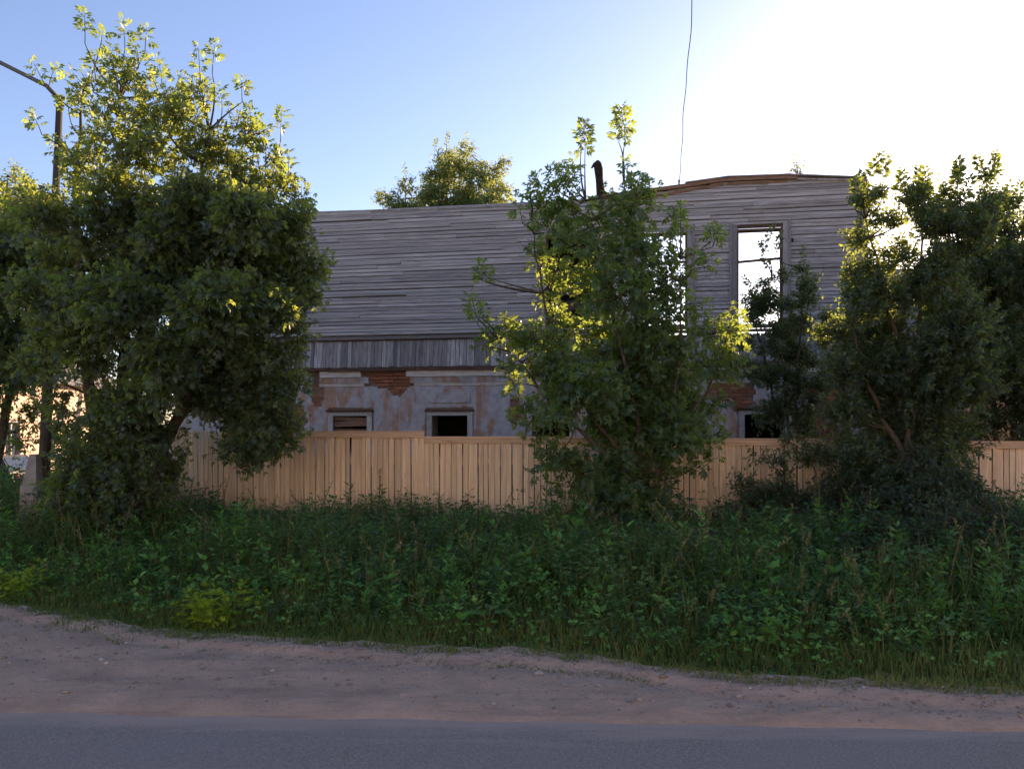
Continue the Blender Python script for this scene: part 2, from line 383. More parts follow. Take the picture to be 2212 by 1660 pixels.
for c_ in range(nc):
    # the courses tilt slightly: the right-hand end of the wall has settled
    x = -.02; zz = z + c_ * pitch
    while x < HL - .02:
        ln = rng.choice([2.6, 3.4, 4.2, 5.3, 6.0]) * rng.uniform(.75, 1.1)
        x1 = min(HL, x + ln)
        if HL - x1 < .7: x1 = HL
        for a, b in spans(x, x1, zz, zz + pitch, casing_holes, UZ0 - .02, UZ1 + .08):
            if b - a < .08: continue
            tz = top_z((a + b) / 2)
            if zz > tz - .03: continue
            hgt = min(pitch * rng.uniform(.90, .985), tz - zz + .02)
            o = link('siding_board', rng.choice(plank_meshes), None, house,
                     (a + .003, -.001 + rng.uniform(-.013, .003), zz + rng.uniform(-.010, .008)))
            o.scale = (b - a - .006, .024 + rng.uniform(-.004, .005), hgt)
            o.rotation_euler = (R(rng.uniform(-6, 3.5)), R(rng.uniform(-.22, .22)), 0)
        x = x1
# extra short planks following the raised right-hand top
for c_ in range(4):
    zz = 6.62 + c_ * pitch
    xs_ = [x for x in np.linspace(0, HL, 200) if top_z(x) > zz + .05]
    if not xs_: continue
    a, b = min(xs_), max(xs_); mid = a + (b - a) * rng.uniform(.35, .6)
    for p, q in ((a, mid), (mid, b)):
        o = link('siding_board', rng.choice(plank_meshes), None, house, (p + .003, -.002, zz + .004)); o.scale = (q - p - .006, .024, pitch * .94)
# raised top: backing timber and warped edge planks
m = MB(); xr = [hx(u) for u in (1285, 1400, 1480, 1570, 1700, 1870)]
for a, b in zip(xr[:-1], xr[1:]):
    za, zb = top_z(a), top_z(b)
    m.hexa([(a,.0,6.60),(b,.0,6.60),(b,.18,6.60),(a,.18,6.60),(a,.0,za-.05),(b,.0,zb-.05),(b,.18,zb-.05),(a,.18,za-.05)])
m.build('wall_plate', M['logs'], house)
def edge_plank(us, dz, h, y0, y1, mat):
    m = MB(); xs_ = [hx(u) for u in us]
    P = [(x, top_z(x) + d) for x, d in zip(xs_, dz)]
    for (a, za), (b, zb) in zip(P[:-1], P[1:]):
        m.hexa([(a,y0,za),(b,y0,zb),(b,y1,zb),(a,y1,za),(a,y0,za+h),(b,y0,zb+h),(b,y1,zb+h),(a,y1,za+h)])
    m.build('edge_plank', mat, house)
edge_plank((1300, 1390, 1480, 1560, 1660, 1720), (-.03, -.03, -.04, -.03, -.03, -.03), .075, -.10, .22, M['plank_red'])
edge_plank((1330, 1400, 1480, 1562), (-.16, -.15, -.13, -.10), .05, -.055, -.03, M['plank_red'])
edge_plank((1570, 1640, 1700), (-.10, -.10, -.09), .045, -.05, -.03, M['plank_red'])
edge_plank((1480, 1570, 1700, 1871), (.045, .045, .045, .0), .022, -.13, .2, M['siding'])
edge_plank((1721, 1800, 1872), (-.045, -.045, -.045), .035, -.07, .2, M['siding'])
edge_plank((378, 520, 690, 830), (-.03, -.03, -.03, -.03), .03, -.05, .22, M['siding'])
edge_plank((832, 960, 1110, 1284), (-.03, -.03, -.03, -.03), .03, -.045, .22, M['siding'])
m = MB(); m.box(HL - .17, HL + .012, -.052, -.028, SILL + .05, 6.80); m.build('corner_board', M['casing'], house)
m = MB(); m.box(HL + .001, HL + .03, -.03, .16, SILL + .05, 6.78); m.build('corner_board', M['casing'], house)

# charred post and sapling-covered stub on the broken top
px_ = hx(1297)
m = MB(); m.tube([(px_ + .03, .1, 6.5), (px_, .1, 6.85), (px_ - .03, .1, 7.15), (px_ - .05, .1, 7.38), (px_ - .07, .1, 7.52), (px_ - .05, .1, 7.57)], [.12, .10, .085, .10, .085, .03], 9)
m.tube([(px_ - .05, .1, 7.40), (px_ - .16, .08, 7.47), (px_ - .20, .08, 7.40)], [.06, .05, .02], 7)
m.tube([(px_ + .02, .1, 6.85), (px_ + .14, .12, 6.80), (px_ + .22, .1, 6.70)], [.07, .06, .03], 7)
m.build('charred_post', M['char'], house, smooth=True)

# upper windows: casing boards, lining, transom
for i, (a, b) in enumerate(UPW):
    w = empty('upper_window', (0, 0, 0), parent=house)
    for s, x0 in ((-1, a), (1, b)):
        m = MB(); xx = (x0 - .13, x0 - .004) if s < 0 else (x0 + .004, x0 + .13)
        m.box(*xx, -.058, -.0, UZ0 - .05, UZ1 + .09); m.build('casing_board', M['casing'], w)
        m = MB(); xx = (x0 - .165, x0 - .12) if s < 0 else (x0 + .12, x0 + .165)
        m.box(*xx, -.085, -.026, UZ0 - .05, UZ1 + .14); m.build('casing_strip', M['casing'], w)
        m = MB(); xx = (x0 - .03, x0 + .035) if s < 0 else (x0 - .035, x0 + .03)
        m.box(*xx, -.02, .16, UZ0, UZ1 - .002); m.build('jamb', M['oldbeam'], w)
    m = MB(); m.box(a - .118, b + .118, -.05, -.004, UZ1 + .004, UZ1 + .085); m.build('head_board', M['oldbeam'] if i == 2 else M['casing'], w)
    m = MB(); m.box(a - .03, b + .03, -.018, .16, UZ1 - .05, UZ1 - .004)
    m.build('head_lining', M['oldbeam'], w)
    m = MB(); m.box(a - .14, b + .14, -.10, .15, UZ0 - .06, UZ0 - .004); m.build('sill', M['casing'], w)
    if i != 0:
        zt = UZ1 - .69
        m = MB(); m.hexa([(a+.035,.07,zt-.02),(b-.035,.07,zt+.03),(b-.035,.11,zt+.03),(a+.035,.11,zt-.02),(a+.035,.07,zt+.03),(b-.035,.07,zt+.08),(b-.035,.11,zt+.08),(a+.035,.11,zt+.03)])
        m.build('transom_bar', M['oldbeam'], w)
# surviving dark closet of planks behind the first opening
a, b = UPW[0]
m = MB()
m.box(a - .5, b + .6, 1.6, 1.66, 3.45, 6.3); m.box(a - .5, a - .45, .21, 1.6, 3.45, 6.3); m.box(b + .55, b + .6, .21, 1.6, 3.45, 6.3); m.box(a - .5, b + .6, .21, 1.66, 6.31, 6.36)
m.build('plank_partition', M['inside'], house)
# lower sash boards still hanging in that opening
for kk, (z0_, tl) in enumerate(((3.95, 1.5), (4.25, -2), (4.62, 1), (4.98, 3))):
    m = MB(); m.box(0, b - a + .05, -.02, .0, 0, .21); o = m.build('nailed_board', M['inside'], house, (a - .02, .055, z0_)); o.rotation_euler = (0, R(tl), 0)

# ledge, vertical skirt boards, rusty drip edge
x = 0
while x < HL - .05:
    x1 = min(HL, x + rng.uniform(2.6, 4.4)); m = MB()
    m.hexa([(x+.004,-.085,SILL-.045),(x1-.004,-.085,SILL-.045),(x1-.004,.05,SILL-.03),(x+.004,.05,SILL-.03),(x+.004,-.085,SILL-.02),(x1-.004,-.085,SILL-.02),(x1-.004,-.02,SILL+.03),(x+.004,-.02,SILL+.03)])
    m.build('ledge_board', M['ledge'], house); x = x1
x = .0; skm = plank_mesh('skirt_board', .06); skm.materials.append(M['skirt'])
while x < HL - .03:
    w_ = rng.uniform(.075, .11)
    o = link('skirt_board', skm, None, house, (min(x, HL - w_), -.075 + rng.uniform(-.008, .004), 3.05 + rng.uniform(-.015, .02)))
    o.scale = (w_ - .006, .022 + rng.uniform(0, .006), 3.675 - o.location.z); o.rotation_euler = (R(-8), R(rng.uniform(-.5, .5)), R(rng.uniform(-2, 2)))
    x += w_
x = 0
while x < HL - .05:
    x1 = min(HL + .05, x + rng.uniform(1.7, 2.4)); m = MB(); s_ = rng.uniform(-.02, .015); e_ = rng.uniform(-.02, .015)
    m.hexa([(x,-.235,2.965+s_),(x1-.006,-.235,2.965+e_),(x1-.006,.0,2.985),(x,.0,2.985),(x,-.235,3.02+s_),(x1-.006,-.235,3.02+e_),(x1-.006,-.02,3.075),(x,-.02,3.075)])
    m.build('drip_edge', M['rust'], house); x = x1

# lower storey: brick core, plaster coat with lost patches, exposed bricks, cornice
GH = [(c - GW, c + GW) for c in GWC]
m = MB()
for z0_, z1_ in ((-.3, GZ0), (GZ0, GZ1), (GZ1, 3.40)):
    for a, b in spans(0, HL, z0_, z1_, GH, GZ0, GZ1): m.box(a, b, .0, .5, z0_, z1_)
m.build('brick_wall', M['mortar'], house)
HOLES = [(845, 812, 50, 26), (862, 840, 22, 18), (1585, 850, 48, 30), (1605, 868, 25, 20), (1770, 850, 42, 32), (1768, 905, 42, 46), (1815, 880, 40, 50), (1790, 950, 60, 30), (688, 855, 14, 30),
         (1112, 885, 14, 26), (1330, 860, 60, 40), (610, 900, 50, 40)]
HW = [(hx(u), hz(u, v), ru / F * hdepth(u), rv / F * hdepth(u)) for u, v, ru, rv in HOLES]
def lost(x, z):
    x = np.asarray(x); z = np.asarray(z); r = np.full(x.shape, 9.0)
    for cx, cz, rx, rz in HW: r = np.minimum(r, np.hypot((x - cx) / rx, (z - cz) / rz))
    return r + .28 * nz(x, z, 3, 4.5) + .12 * nz(x, z, 5, 11) < 1.0
CS = .05; nx_, nz_ = int(HL / CS), int(round((2.62 - .8) / CS))
xs_ = np.linspace(0, HL, nx_ + 1); zs_ = np.linspace(.8, 2.62, nz_ + 1)
cxm, czm = np.meshgrid((xs_[:-1] + xs_[1:]) / 2, (zs_[:-1] + zs_[1:]) / 2, indexing='ij')
keep = ~lost(cxm, czm)
for a, b in GH: keep &= ~((cxm > a - .13) & (cxm < b + .13) & (czm > GZ0 - .1) & (czm < GZ1 + .15))
PXv, PZv = np.meshgrid(xs_, zs_, indexing='ij')
jx = PXv + .012 * nz(PXv, PZv, 7, 19); jz = PZv + .012 * nz(PXv, PZv, 8, 17); jy = -.032 + .008 * nz(PXv, PZv, 2, 2.5) + .003 * nz(PXv, PZv, 4, 9)
nv = (nx_ + 1) * (nz_ + 1)
Vp = np.concatenate([np.stack([jx, jy, jz], -1).reshape(-1, 3), np.stack([jx, 0 * jy + .004, jz], -1).reshape(-1, 3)])
idx = np.arange(nv).reshape(nx_ + 1, nz_ + 1); fq = []
ii, jj = np.nonzero(keep)
for i, j in zip(ii, jj):
    fq.append((idx[i, j], idx[i + 1, j], idx[i + 1, j + 1], idx[i, j + 1]))
    for (p, q, di, dj) in ((idx[i, j], idx[i + 1, j], 0, -1), (idx[i + 1, j], idx[i + 1, j + 1], 1, 0), (idx[i + 1, j + 1], idx[i, j + 1], 0, 1), (idx[i, j + 1], idx[i, j], -1, 0)):
        a_, b_ = i + di, j + dj
        if 0 <= a_ < nx_ and 0 <= b_ < nz_ and keep[a_, b_]: continue
        fq.append((p, p + nv, q + nv, q))
link('plaster_coat', mesh_np('plaster_coat', Vp, fq), M['plaster'], house)
bm_ = plank_mesh('brick', .1); bm_.materials.append(M['brick'])
nb = 0
for r_ in range(int(.9 / .075), int(2.96 / .075)):
    zz = r_ * .075; off = (r_ % 2) * .13
    for c_ in range(int(HL / .262)):
        xx = c_ * .262 + off
        if xx + .25 > HL: continue
        if not lost(xx + .125, zz + .035): continue
        if any(a - .13 < xx + .125 < b + .13 and GZ0 - .1 < zz < GZ1 + .1 for a, b in GH): continue
        top_course = zz > 2.60
        o = link('brick', bm_, None, house, (xx + rng.uniform(-.004, .004), 0, zz + .004))
        d_ = rng.uniform(.010, .022) + (max(0, (zz - 2.55)) * .25 * rng.choice([.3, .7, 1]) if top_course else 0)
        o.scale = (.25, d_, .064); o.rotation_euler = (0, R(rng.uniform(-.8, .8)), 0); nb += 1
# cornice: three mouldings in broken lengths
m_gap = [(hx(792), hx(888)), (hx(1718), hx(1735)), (hx(1800), hx(1830)), (hx(676), hx(690))]
for (z0_, z1_, y_, mt) in ((2.83, 2.965, -.17, 'cornice'), (2.685, 2.83, -.11, 'plaster'), (2.62, 2.685, -.075, 'cornice')):
    for a, b in spans(0, HL, 0, 1, [(p + rng.uniform(-.1, .1), q + rng.uniform(-.1, .1)) for p, q in m_gap], 0, 1):
        x = a
        while x < b - .02:
            x1 = min(b, x + rng.uniform(1.6, 3.2)); m = MB()
            m.hexa([(x+.002,y_+.03,z0_+.001),(x1-.002,y_+.03,z0_+.001),(x1-.002,.003,z0_+.001),(x+.002,.003,z0_+.001),(x+.002,y_,z1_-.001),(x1-.002,y_,z1_-.001),(x1-.002,.003,z1_-.001),(x+.002,.003,z1_-.001)])
            m.build('cornice_moulding', M[mt], house); x = x1
# lower windows
for i, c_ in enumerate(GWC):
    a, b = c_ - GW, c_ + GW; w = empty('lower_window', (0, 0, 0), parent=house); fm = M['white_wood']
    for x0, x1, z0_, z1_ in ((a - .12, a - .002, GZ0 - .08, GZ1), (b + .002, b + .12, GZ0 - .08, GZ1), (a - .12, b + .12, GZ1 + .002, GZ1 + .085)):
        m = MB(); m.box(x0, x1, -.055, .12, z0_, z1_); m.build('frame_board', fm, w)
    m = MB(); m.box(a - .16, b + .16, -.085, -.0, GZ1 + .09, GZ1 + .135); m.build('head_moulding', M['oldbeam'], w)
    m = MB(); m.box(a - .14, b + .14, -.10, .1, GZ0 - .12, GZ0 - .082); m.build('sill', fm, w)
    if i == 1:
        for zz, hh, tl in ((1.84, .09, 2), (1.69, .12, -1.5), (1.52, .13, 1)):
            m = MB(); m.box(0, 2 * GW - .02, -.02, 0, 0, hh); o = m.build('nailed_board', M['plank_red'], w, (a + .01, .05, zz)); o.rotation_euler = (0, R(tl), 0)
    if i == 2:   # raised plaster panel above the window
        m = MB(); m.box(a - .08, b + .05, -.062, -.02, 2.24, 2.5); m.build('panel', M['plaster'], w)
# rooms behind: side walls, back wall, upper floor, so the lower openings look into the dark
m = MB(); m.box(0, .45, .5, 8, -.3, 3.35); m.build('side_wall', M['mortar'], house)
m = MB(); m.box(HL - .45, HL, .5, 8, -.3, 3.35); m.build('side_wall', M['mortar'], house)
m = MB(); m.box(.45, HL - .45, 7.5, 8, -.3, 3.3); m.build('back_wall', M['mortar'], house)
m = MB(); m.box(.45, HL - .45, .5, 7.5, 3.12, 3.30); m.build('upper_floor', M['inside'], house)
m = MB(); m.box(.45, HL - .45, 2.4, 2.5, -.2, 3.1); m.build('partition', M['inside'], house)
m = MB(); m.box(0.02, .2, .21, 3.2, 3.4, 6.4); m.build('side_log_wall', M['logs'], house)
m = MB(); m.box(HL - .2, HL - .02, .21, .65, 3.4, 6.6); m.build('side_log_wall', M['logs'], house)

# ------------------------------------------------------------------ plank fence
def fy(x): return 12.0 - .12 * x
def fu(u): return 12.0 * (u - CU) / F / (1 + .12 * (u - CU) / F)
fdir = math.atan2(-.12, 1)
fence = empty('plank_fence', (0, 12.0, 0), fdir)
tag(fence, 'new unpainted vertical plank fence stepping down in front of the ruin', 'fence')
cs = math.cos(fdir)
fbm = plank_mesh('fence_board', .08); fbm.materials.append(M['fence'])
edges = [300, 485, 918, 1351, 1784, 2217, 2560]
tops = [925, 934, 946, 950, 956, 964]
for pi in range(6):
    xa, xb = fu(edges[pi]) / cs, fu(edges[pi + 1]) / cs
    Yc = fy((fu(edges[pi]) + fu(edges[pi + 1])) / 2); zt = EYE + (VH - tops[pi]) / F * Yc
    x = xa
    while x < xb - .02:
        w_ = rng.uniform(.068, .096); w_ = min(w_, xb - x)
        if xb - x - w_ < .04: w_ = xb - x
        o = link('fence_board', fbm, None, fence, (x, rng.uniform(-.010, .008), -.05 + rng.uniform(-.02, .02)))
        o.scale = (w_ - rng.choice([.004, .007, .011, .018]), .022, zt + .02 + rng.uniform(-.02, .0)); o.rotation_euler = (R(rng.uniform(-.4, .4)), R(rng.uniform(-.35, .35)), R(rng.uniform(-2.5, 2.5)))
        x += w_
    if pi > 0:
        m = MB(); m.box(xa + .003, xb - .003, -.052, -.030, zt - .075, zt); m.build('cap_rail', M['rail'], fence)
        m = MB(); m.box(xa + .003, xb - .003, -.055, .05, zt + .002, zt + .026); m.build('cap_board', M['rail'], fence)
    for zz in (.4, 1.1):
        m = MB(); m.box(xa, xb, .012, .055, zz, zz + .09); m.build('back_rail', M['rail'], fence)
    m = MB(); m.box(xa - .05, xa + .05, .058, .158, -.3, zt - .01); m.build('post', M['rail'], fence)

# ------------------------------------------------------------------ street lamp
P0 = at(88, 1090, 11.2); P0[2] = -.1; P1 = at(129, 215, 11.2)
lamp = empty('street_lamp', (P0[0], P0[1], 0)); tag(lamp, 'dark leaning lamp post with concrete stub and long curved arm', 'street lamp')
L0 = np.array([P0[0], P0[1], 0.])
def rel(*pts): return [np.asarray(p) - L0 for p in pts]
pa = P0 + (P1 - P0) * .1
MB().tube(rel(P0 + (P1 - P0) * .06, P0 + (P1 - P0) * .35, P0 + (P1 - P0) * .7, P1), [.085, .068, .052, .042], 10).build('pole', M['pole'], lamp, smooth=True)
c0 = at(68, 1065, 11.05)
m = MB()
def sq(cx, cy, z_, hw, hd): return [(cx-hw, cy-hd, z_), (cx+hw, cy-hd, z_), (cx+hw, cy+hd, z_), (cx-hw, cy+hd, z_)]
cc = c0 - L0
m.hexa(sq(cc[0], cc[1], -.3, .13, .11) + sq(cc[0] + .02, cc[1], .86, .115, .10))
m.hexa(sq(cc[0] + .02, cc[1], .862, .10, .09) + sq(cc[0] + .05, cc[1], 1.28, .045, .06))
m.build('concrete_stub', M['concrete'], lamp)
for zz in (.45, .95):
    pp = P0 + (P1 - P0) * ((zz - P0[2]) / (P1[2] - P0[2])) - L0
    m = MB(); m.tube([(cc[0] - .14, cc[1] - .12, zz), (pp[0] + .1, pp[1] - .11, zz), (pp[0] + .1, pp[1] + .1, zz), (cc[0] - .14, cc[1] + .12, zz), (cc[0] - .14, cc[1] - .12, zz)], .012, 5); m.build('wire_strap', M['metal'], lamp)
arm = [P1 + (-.004, -.0, -.25), P1, at(122, 208, 11.1), at(100, 185, 11.05), at(60, 165, 11.0), at(0, 135, 10.9), at(-70, 105, 10.8), at(-160, 80, 10.7)]
MB().tube(rel(*arm), [.035, .035, .03, .03, .028, .028, .027, .027], 8).build('arm', M['metal'], lamp, smooth=True)
h0 = at(-160, 80, 10.7) - L0
m = MB(); m.tube([h0 + (.05, 0, 0), h0 + (-.1, 0, .02), h0 + (-.4, 0, .02), h0 + (-.62, 0, -.01)], [.04, .10, .12, .05], 10); m.build('lamp_head', M['metal'], lamp, smooth=True)

# ------------------------------------------------------------------ overhead cable
A = at(1467, 388, 17.32); pts = []
bxk = hx(1467)
MB().tube([(bxk, .08, 6.70), (bxk, .08, 7.05)], .018, 6).build('cable_bracket', M['metal'], house)
MB().tube([(bxk, .04, 6.98), (bxk, -.02, 6.98), (bxk, -.05, 6.99)], [.012, .03, .02], 7).build('insulator', M['white_wood'], house)
Bq = np.array([2.9, -16, 7.3]); Cq = at(1495, 0, 11.2)
for i in range(60):
    s_ = i / 59
    p = (1 - s_) * A + s_ * Bq
    pts.append(p)
# bend so that it passes over the road with a little sag
pts = []
for i in range(40):
    s_ = i / 39; p = (1 - s_) * A + s_ * Cq; p = p + np.array([.008 * math.sin(s_ * 23) + .01 * math.sin(s_ * 9), 0, -.03 * math.sin(math.pi * s_)]); pts.append(p)
d_ = (Cq - pts[-4]); d_ = d_ / np.linalg.norm(d_)
for i in range(1, 20):
    pts.append(Cq + np.array([.02 * i, -1.3 * i, .045 * i]))
tag(MB().tube(pts, .0075, 5).build('overhead_cable', M['cable']), 'thin dark cable running from the ruin wall up into the sky', 'cable')

# ------------------------------------------------------------------ foliage tools
def unit(a): return a / (np.linalg.norm(a, axis=-1, keepdims=True) + 1e-9)
def leaflet(org, ang, ln, wd, droop, fold=.25):
    """kite-shaped leaflet folded on its midrib; a along the leaf, b across, c up"""
    ca, sa = math.cos(ang), math.sin(ang)
    def pt(l, w, h): return (org[0] + l * ca - w * sa, org[1] + l * sa + w * ca, org[2] + h)
    return [pt(0, 0, 0), pt(ln * .42, wd, wd * fold - droop * .35 * ln), pt(ln, 0, -droop * ln), pt(ln * .42, -wd, wd * fold - droop * .35 * ln)]
def compose(ls):
    V = []; Fc = []
    for l in ls:
        b = len(V); V += l; Fc += [(b, b + 3, b + 2), (b, b + 2, b + 1)]
    return np.array(V, float), np.array(Fc, int)
T_COMP = compose([leaflet((.30, .01, -.01), 1.0, .42, .12, .45), leaflet((.30, -.01, -.01), -1.0, .42, .12, .45),
                  leaflet((.52, .01, -.04), .85, .42, .12, .5), leaflet((.52, -.01, -.04), -.85, .42, .12, .5), leaflet((.58, 0, -.05), 0, .46, .15, .5)])
T_COMP3 = compose([leaflet((.34, .01, -.01), .95, .46, .15, .4), leaflet((.34, -.01, -.01), -.95, .46, .15, .4), leaflet((.42, 0, -.03), 0, .56, .18, .45)])
T_OVAL = compose([leaflet((.10, 0, 0), 0, .90, .24, .25)])
T_BROAD = compose([leaflet((.12, 0, 0), 0, .88, .33, .3)])
T_LANCE = compose([leaflet((.05, 0, 0), 0, .95, .15, .2)])
T_LOBED = compose([leaflet((.05, 0, 0), 0, .95, .10, .25), leaflet((.25, 0, 0), .8, .45, .07, .2), leaflet((.25, 0, 0), -.8, .45, .07, .2), leaflet((.5, 0, -.02), .7, .36, .06, .2), leaflet((.5, 0, -.02), -.7, .36, .06, .2)])

def leaves_np(P, D, S, tmpl, rs, roll=.5, tone=None):
    P = np.asarray(P, float); D = unit(np.asarray(D, float)); S = np.asarray(S, float); n = len(P)
    up = np.tile([0, 0, 1.], (n, 1)) + rs.normal(0, .15, (n, 3))
    b = unit(np.cross(up, D)); c = np.cross(D, b)
    q = rs.normal(0, roll, n)[:, None]; b, c = b * np.cos(q) + c * np.sin(q), c * np.cos(q) - b * np.sin(q)
    tv, tf = tmpl; m = len(tv)
    V = P[:, None] + S[:, None, None] * (tv[None, :, 0:1] * D[:, None] + tv[None, :, 1:2] * b[:, None] + tv[None, :, 2:3] * c[:, None])
    Fc = (tf[None] + (np.arange(n) * m)[:, None, None]).reshape(-1, 3)
    rnd = np.repeat(np.clip((.45 if tone is None else tone) + rs.normal(0, .26 if tone is None else .16, n), 0, 1), m)
    return V.reshape(-1, 3), Fc, rnd

def tubes_np(paths, radii, ns=3):
    """many thin tapered tubes as one vertex array; paths (n,k,3), radii (n,k)"""
    paths = np.asarray(paths, float); radii = np.asarray(radii, float); n, k, _ = paths.shape
    tg = unit(np.gradient(paths, axis=1)); ref = np.where(np.abs(tg[..., :1]) < .8, [1., 0, 0], [0, 1., 0])
    a = unit(ref - tg * (ref * tg).sum(-1, keepdims=True)); b = np.cross(tg, a)
    q = np.arange(ns) * 2 * math.pi / ns
    V = paths[:, :, None] + radii[:, :, None, None] * (np.cos(q)[None, None, :, None] * a[:, :, None] + np.sin(q)[None, None, :, None] * b[:, :, None])
    base = (np.arange(n) * k * ns)[:, None, None] + (np.arange(k - 1) * ns)[None, :, None]
    i = np.arange(ns)[None, None]; j = (np.arange(ns) + 1) % ns; j = j[None, None]
    Fq = np.stack([base + i, base + j, base + ns + j, base + ns + i], -1).reshape(-1, 4)
    return V.reshape(-1, 3), Fq

class Crown:
    def __init__(s, seed): s.rs = np.random.RandomState(seed); s.P = []; s.D = []; s.S = []; s.tw = []; s.twr = []
    def shoot(s, p0, d, L, leaf, node=.075, droop=.12, r0=.007, bare=.15, tip=1.0, spread=.85, pair=2):
        rs = s.rs; d = unit(np.asarray(d, float)); k = 4
        t_ = np.linspace(0, 1, k)[:, None]; side = rs.normal(0, .12, 3)
        path = p0 + d * L * t_ + (side * L + np.array([0, 0, -droop * L])) * t_ ** 2
        s.tw.append(path); s.twr.append(np.linspace(r0, r0 * .3, k))
        n = max(2, int(L * (1 - bare) / node)); az0 = rs.uniform(0, 6.28)
        tt = np.linspace(bare, 1, n)
        pos = np.stack([np.interp(tt, t_[:, 0], path[:, i]) for i in range(3)], 1)
        tang = unit(np.gradient(path, axis=0)); tan = unit(np.stack([np.interp(tt, t_[:, 0], tang[:, i]) for i in range(3)], 1))
        ref = np.array([1., .2, 0]); a = unit(ref - tan * (tan @ ref)[:, None]); b = np.cross(tan, a)
        for h in range(pair):
            az = az0 + np.arange(n) * (math.pi / 2 if pair == 2 else 2.4) + h * math.pi * 2 / pair + rs.normal(0, .25, n)
            sd_ = a * np.cos(az)[:, None] + b * np.sin(az)[:, None]
            dr = tan * (.45 + .5 * tt[:, None] ** 3) + sd_ * spread + np.array([0, 0, -.22]) + rs.normal(0, .14, (n, 3))
            s.P.append(pos); s.D.append(dr); s.S.append(leaf * rs.uniform(.7, 1.15, n) * (1 - .35 * tt ** 4) * tip)
    def blob(s, c, r, leaf, n, up=.55, node=.075, Lr=(.32, .72), flat=1.0, thin=1.0, **kw):
        rs = s.rs
        for _ in range(n):
            q = unit(rs.normal(0, 1, 3)) * rs.uniform(0.1, .8) ** .6 * r * np.array([1, thin, flat])
            d = unit(q) * .75 + np.array([0, 0, up]) + rs.normal(0, .35, 3)
            s.shoot(c + q * .62, d, np.clip(rs.uniform(*Lr) * r, .16, 1.0), leaf, node, **kw)
    def build(s, parent, tmpl, mat, stem_mat, org, name='crown', roll=.5):
        P = np.concatenate(s.P); D = np.concatenate(s.D); S = np.concatenate(s.S)
        V, Fc, rnd = leaves_np(P, D, S, tmpl, s.rs, roll)
        o = link(name, mesh_np(name, V - org, Fc, rnd), mat, parent); o['kind'] = 'stuff'
        V, Fq = tubes_np(np.array(s.tw), np.array(s.twr), 3)
        o = link('twigs', mesh_np('twigs', V - org, Fq), stem_mat, parent); o['kind'] = 'stuff'
        return len(P)

def bez(a, b, c, n):
    t_ = np.linspace(0, 1, n)[:, None]; return (1 - t_) ** 2 * a + 2 * t_ * (1 - t_) * b + t_ ** 2 * c

def tree(name, label, base, stems, blobs, lone, leaf, tmpl, mat, seed, Y, dens=26, bark='bark', spread_y=1.0, twig='bark',
         node=.075, up=.55, group=None, r_stem=.09, cat='tree', pair=2, lone_leaf=None, young=None, limb_r=.03, droop=.12, rscale=1.0, roll=.85, Lr=(.32, .72), thin_k=1.0):
    """stems: list of polylines of picture points; blobs: (u, v, r) in photograph pixels; lone: single upright shoots (u, v, length px, lean)"""
    rs = np.random.RandomState(seed); base = np.asarray(base, float)
    root = empty(name, base); tag(root, label, cat, group)
    SP = []
    for st in stems:
        dy = rs.normal(0, .05)
        p = np.array([base + rs.normal(0, .06, 3) * (1, 1, 0)] + [at(u, v, Y + dy * (i + 1)) for i, (u, v) in enumerate(st)])
        t_ = np.linspace(0, 1, len(p)); tt = np.linspace(0, 1, 18)
        q = np.stack([np.interp(tt, t_, p[:, i]) for i in range(3)], 1)
        q[1:-1] = (q[:-2] + q[1:-1] * 2 + q[2:]) / 4; q[1:] += rs.normal(0, .015, (17, 3)); SP.append(q)
        MB().tube(list(q - base), list(np.linspace(1, .0, 18) ** .8 * r_stem * .92 + r_stem * .07), 8).build('trunk', M[bark], root, smooth=True)
    allp = np.concatenate(SP); cr = Crown(seed + 1); yg = Crown(seed + 2); limbs = MB()
    def limb(target, r0, lift=.10):
        dv = target - allp; score = np.linalg.norm(dv, axis=1) + np.where(dv[:, 2] < .12 * np.linalg.norm(dv, axis=1), .35, 0)
        a = allp[int(np.argmin(score))]
        dd = target - a
        if (dd[2] < .15 * np.linalg.norm(dd) and np.linalg.norm(dd) > .55) or (target[2] < 2.1 and np.linalg.norm(dd) > .85): return None
        mid = (a + target) / 2 + np.array([0, 0, -lift * .5 * np.linalg.norm(target - a)]) + rs.normal(0, .06, 3)
        q = bez(a, mid, target, 7); limbs.tube(list(q - base), list(np.linspace(r0, r0 * .3, 7)), 5); return q
    mpx = Y / F
    for bl in blobs:
        u, v, r = bl[:3]; r = r * rscale; k = bl[3] if len(bl) > 3 else 1.0
        c = at(u, v, Y) ; c = c + np.array([0, rs.uniform(-.5, .5) * spread_y * min(1.3, r * mpx * 2.2) * (.35 if k < .7 else 1), 0]); rr = r * mpx
        limb(c, limb_r * min(1.0, .4 + rr))
        n = max(5, int(1.35 * dens * k * (thin_k if k < .7 and v < 470 else 1) * (rr / .5) ** 1.7))
        cr.blob(c, rr, leaf, n, up=up, node=node, pair=pair, droop=droop, Lr=Lr, thin=.45 if k < .7 else 1.0)
    for lo in lone:
        u, v, ln, lean = lo[:4]
        tipp = at(u, v, Y + rs.uniform(-.4, .4)); L = ln * mpx; p0 = tipp - np.array([lean * L, 0, L])
        limb(p0, .016)
        (yg if young else cr).shoot(p0, tipp - p0, L, lone_leaf or leaf * 1.1, node * .55, droop=.02, bare=.42 if len(lo) < 5 else lo[4], tip=1.1, pair=pair)
    if limbs.v: limbs.build('limbs', M[bark], root, smooth=True)['kind'] = 'stuff'
    n = cr.build(root, tmpl, M[mat], M[twig], base, roll=roll)
    if yg.P: n += yg.build(root, tmpl, M[young], M[twig], base, 'young_leaves', roll=roll)
    print(name, 'leaves', n)
    return root

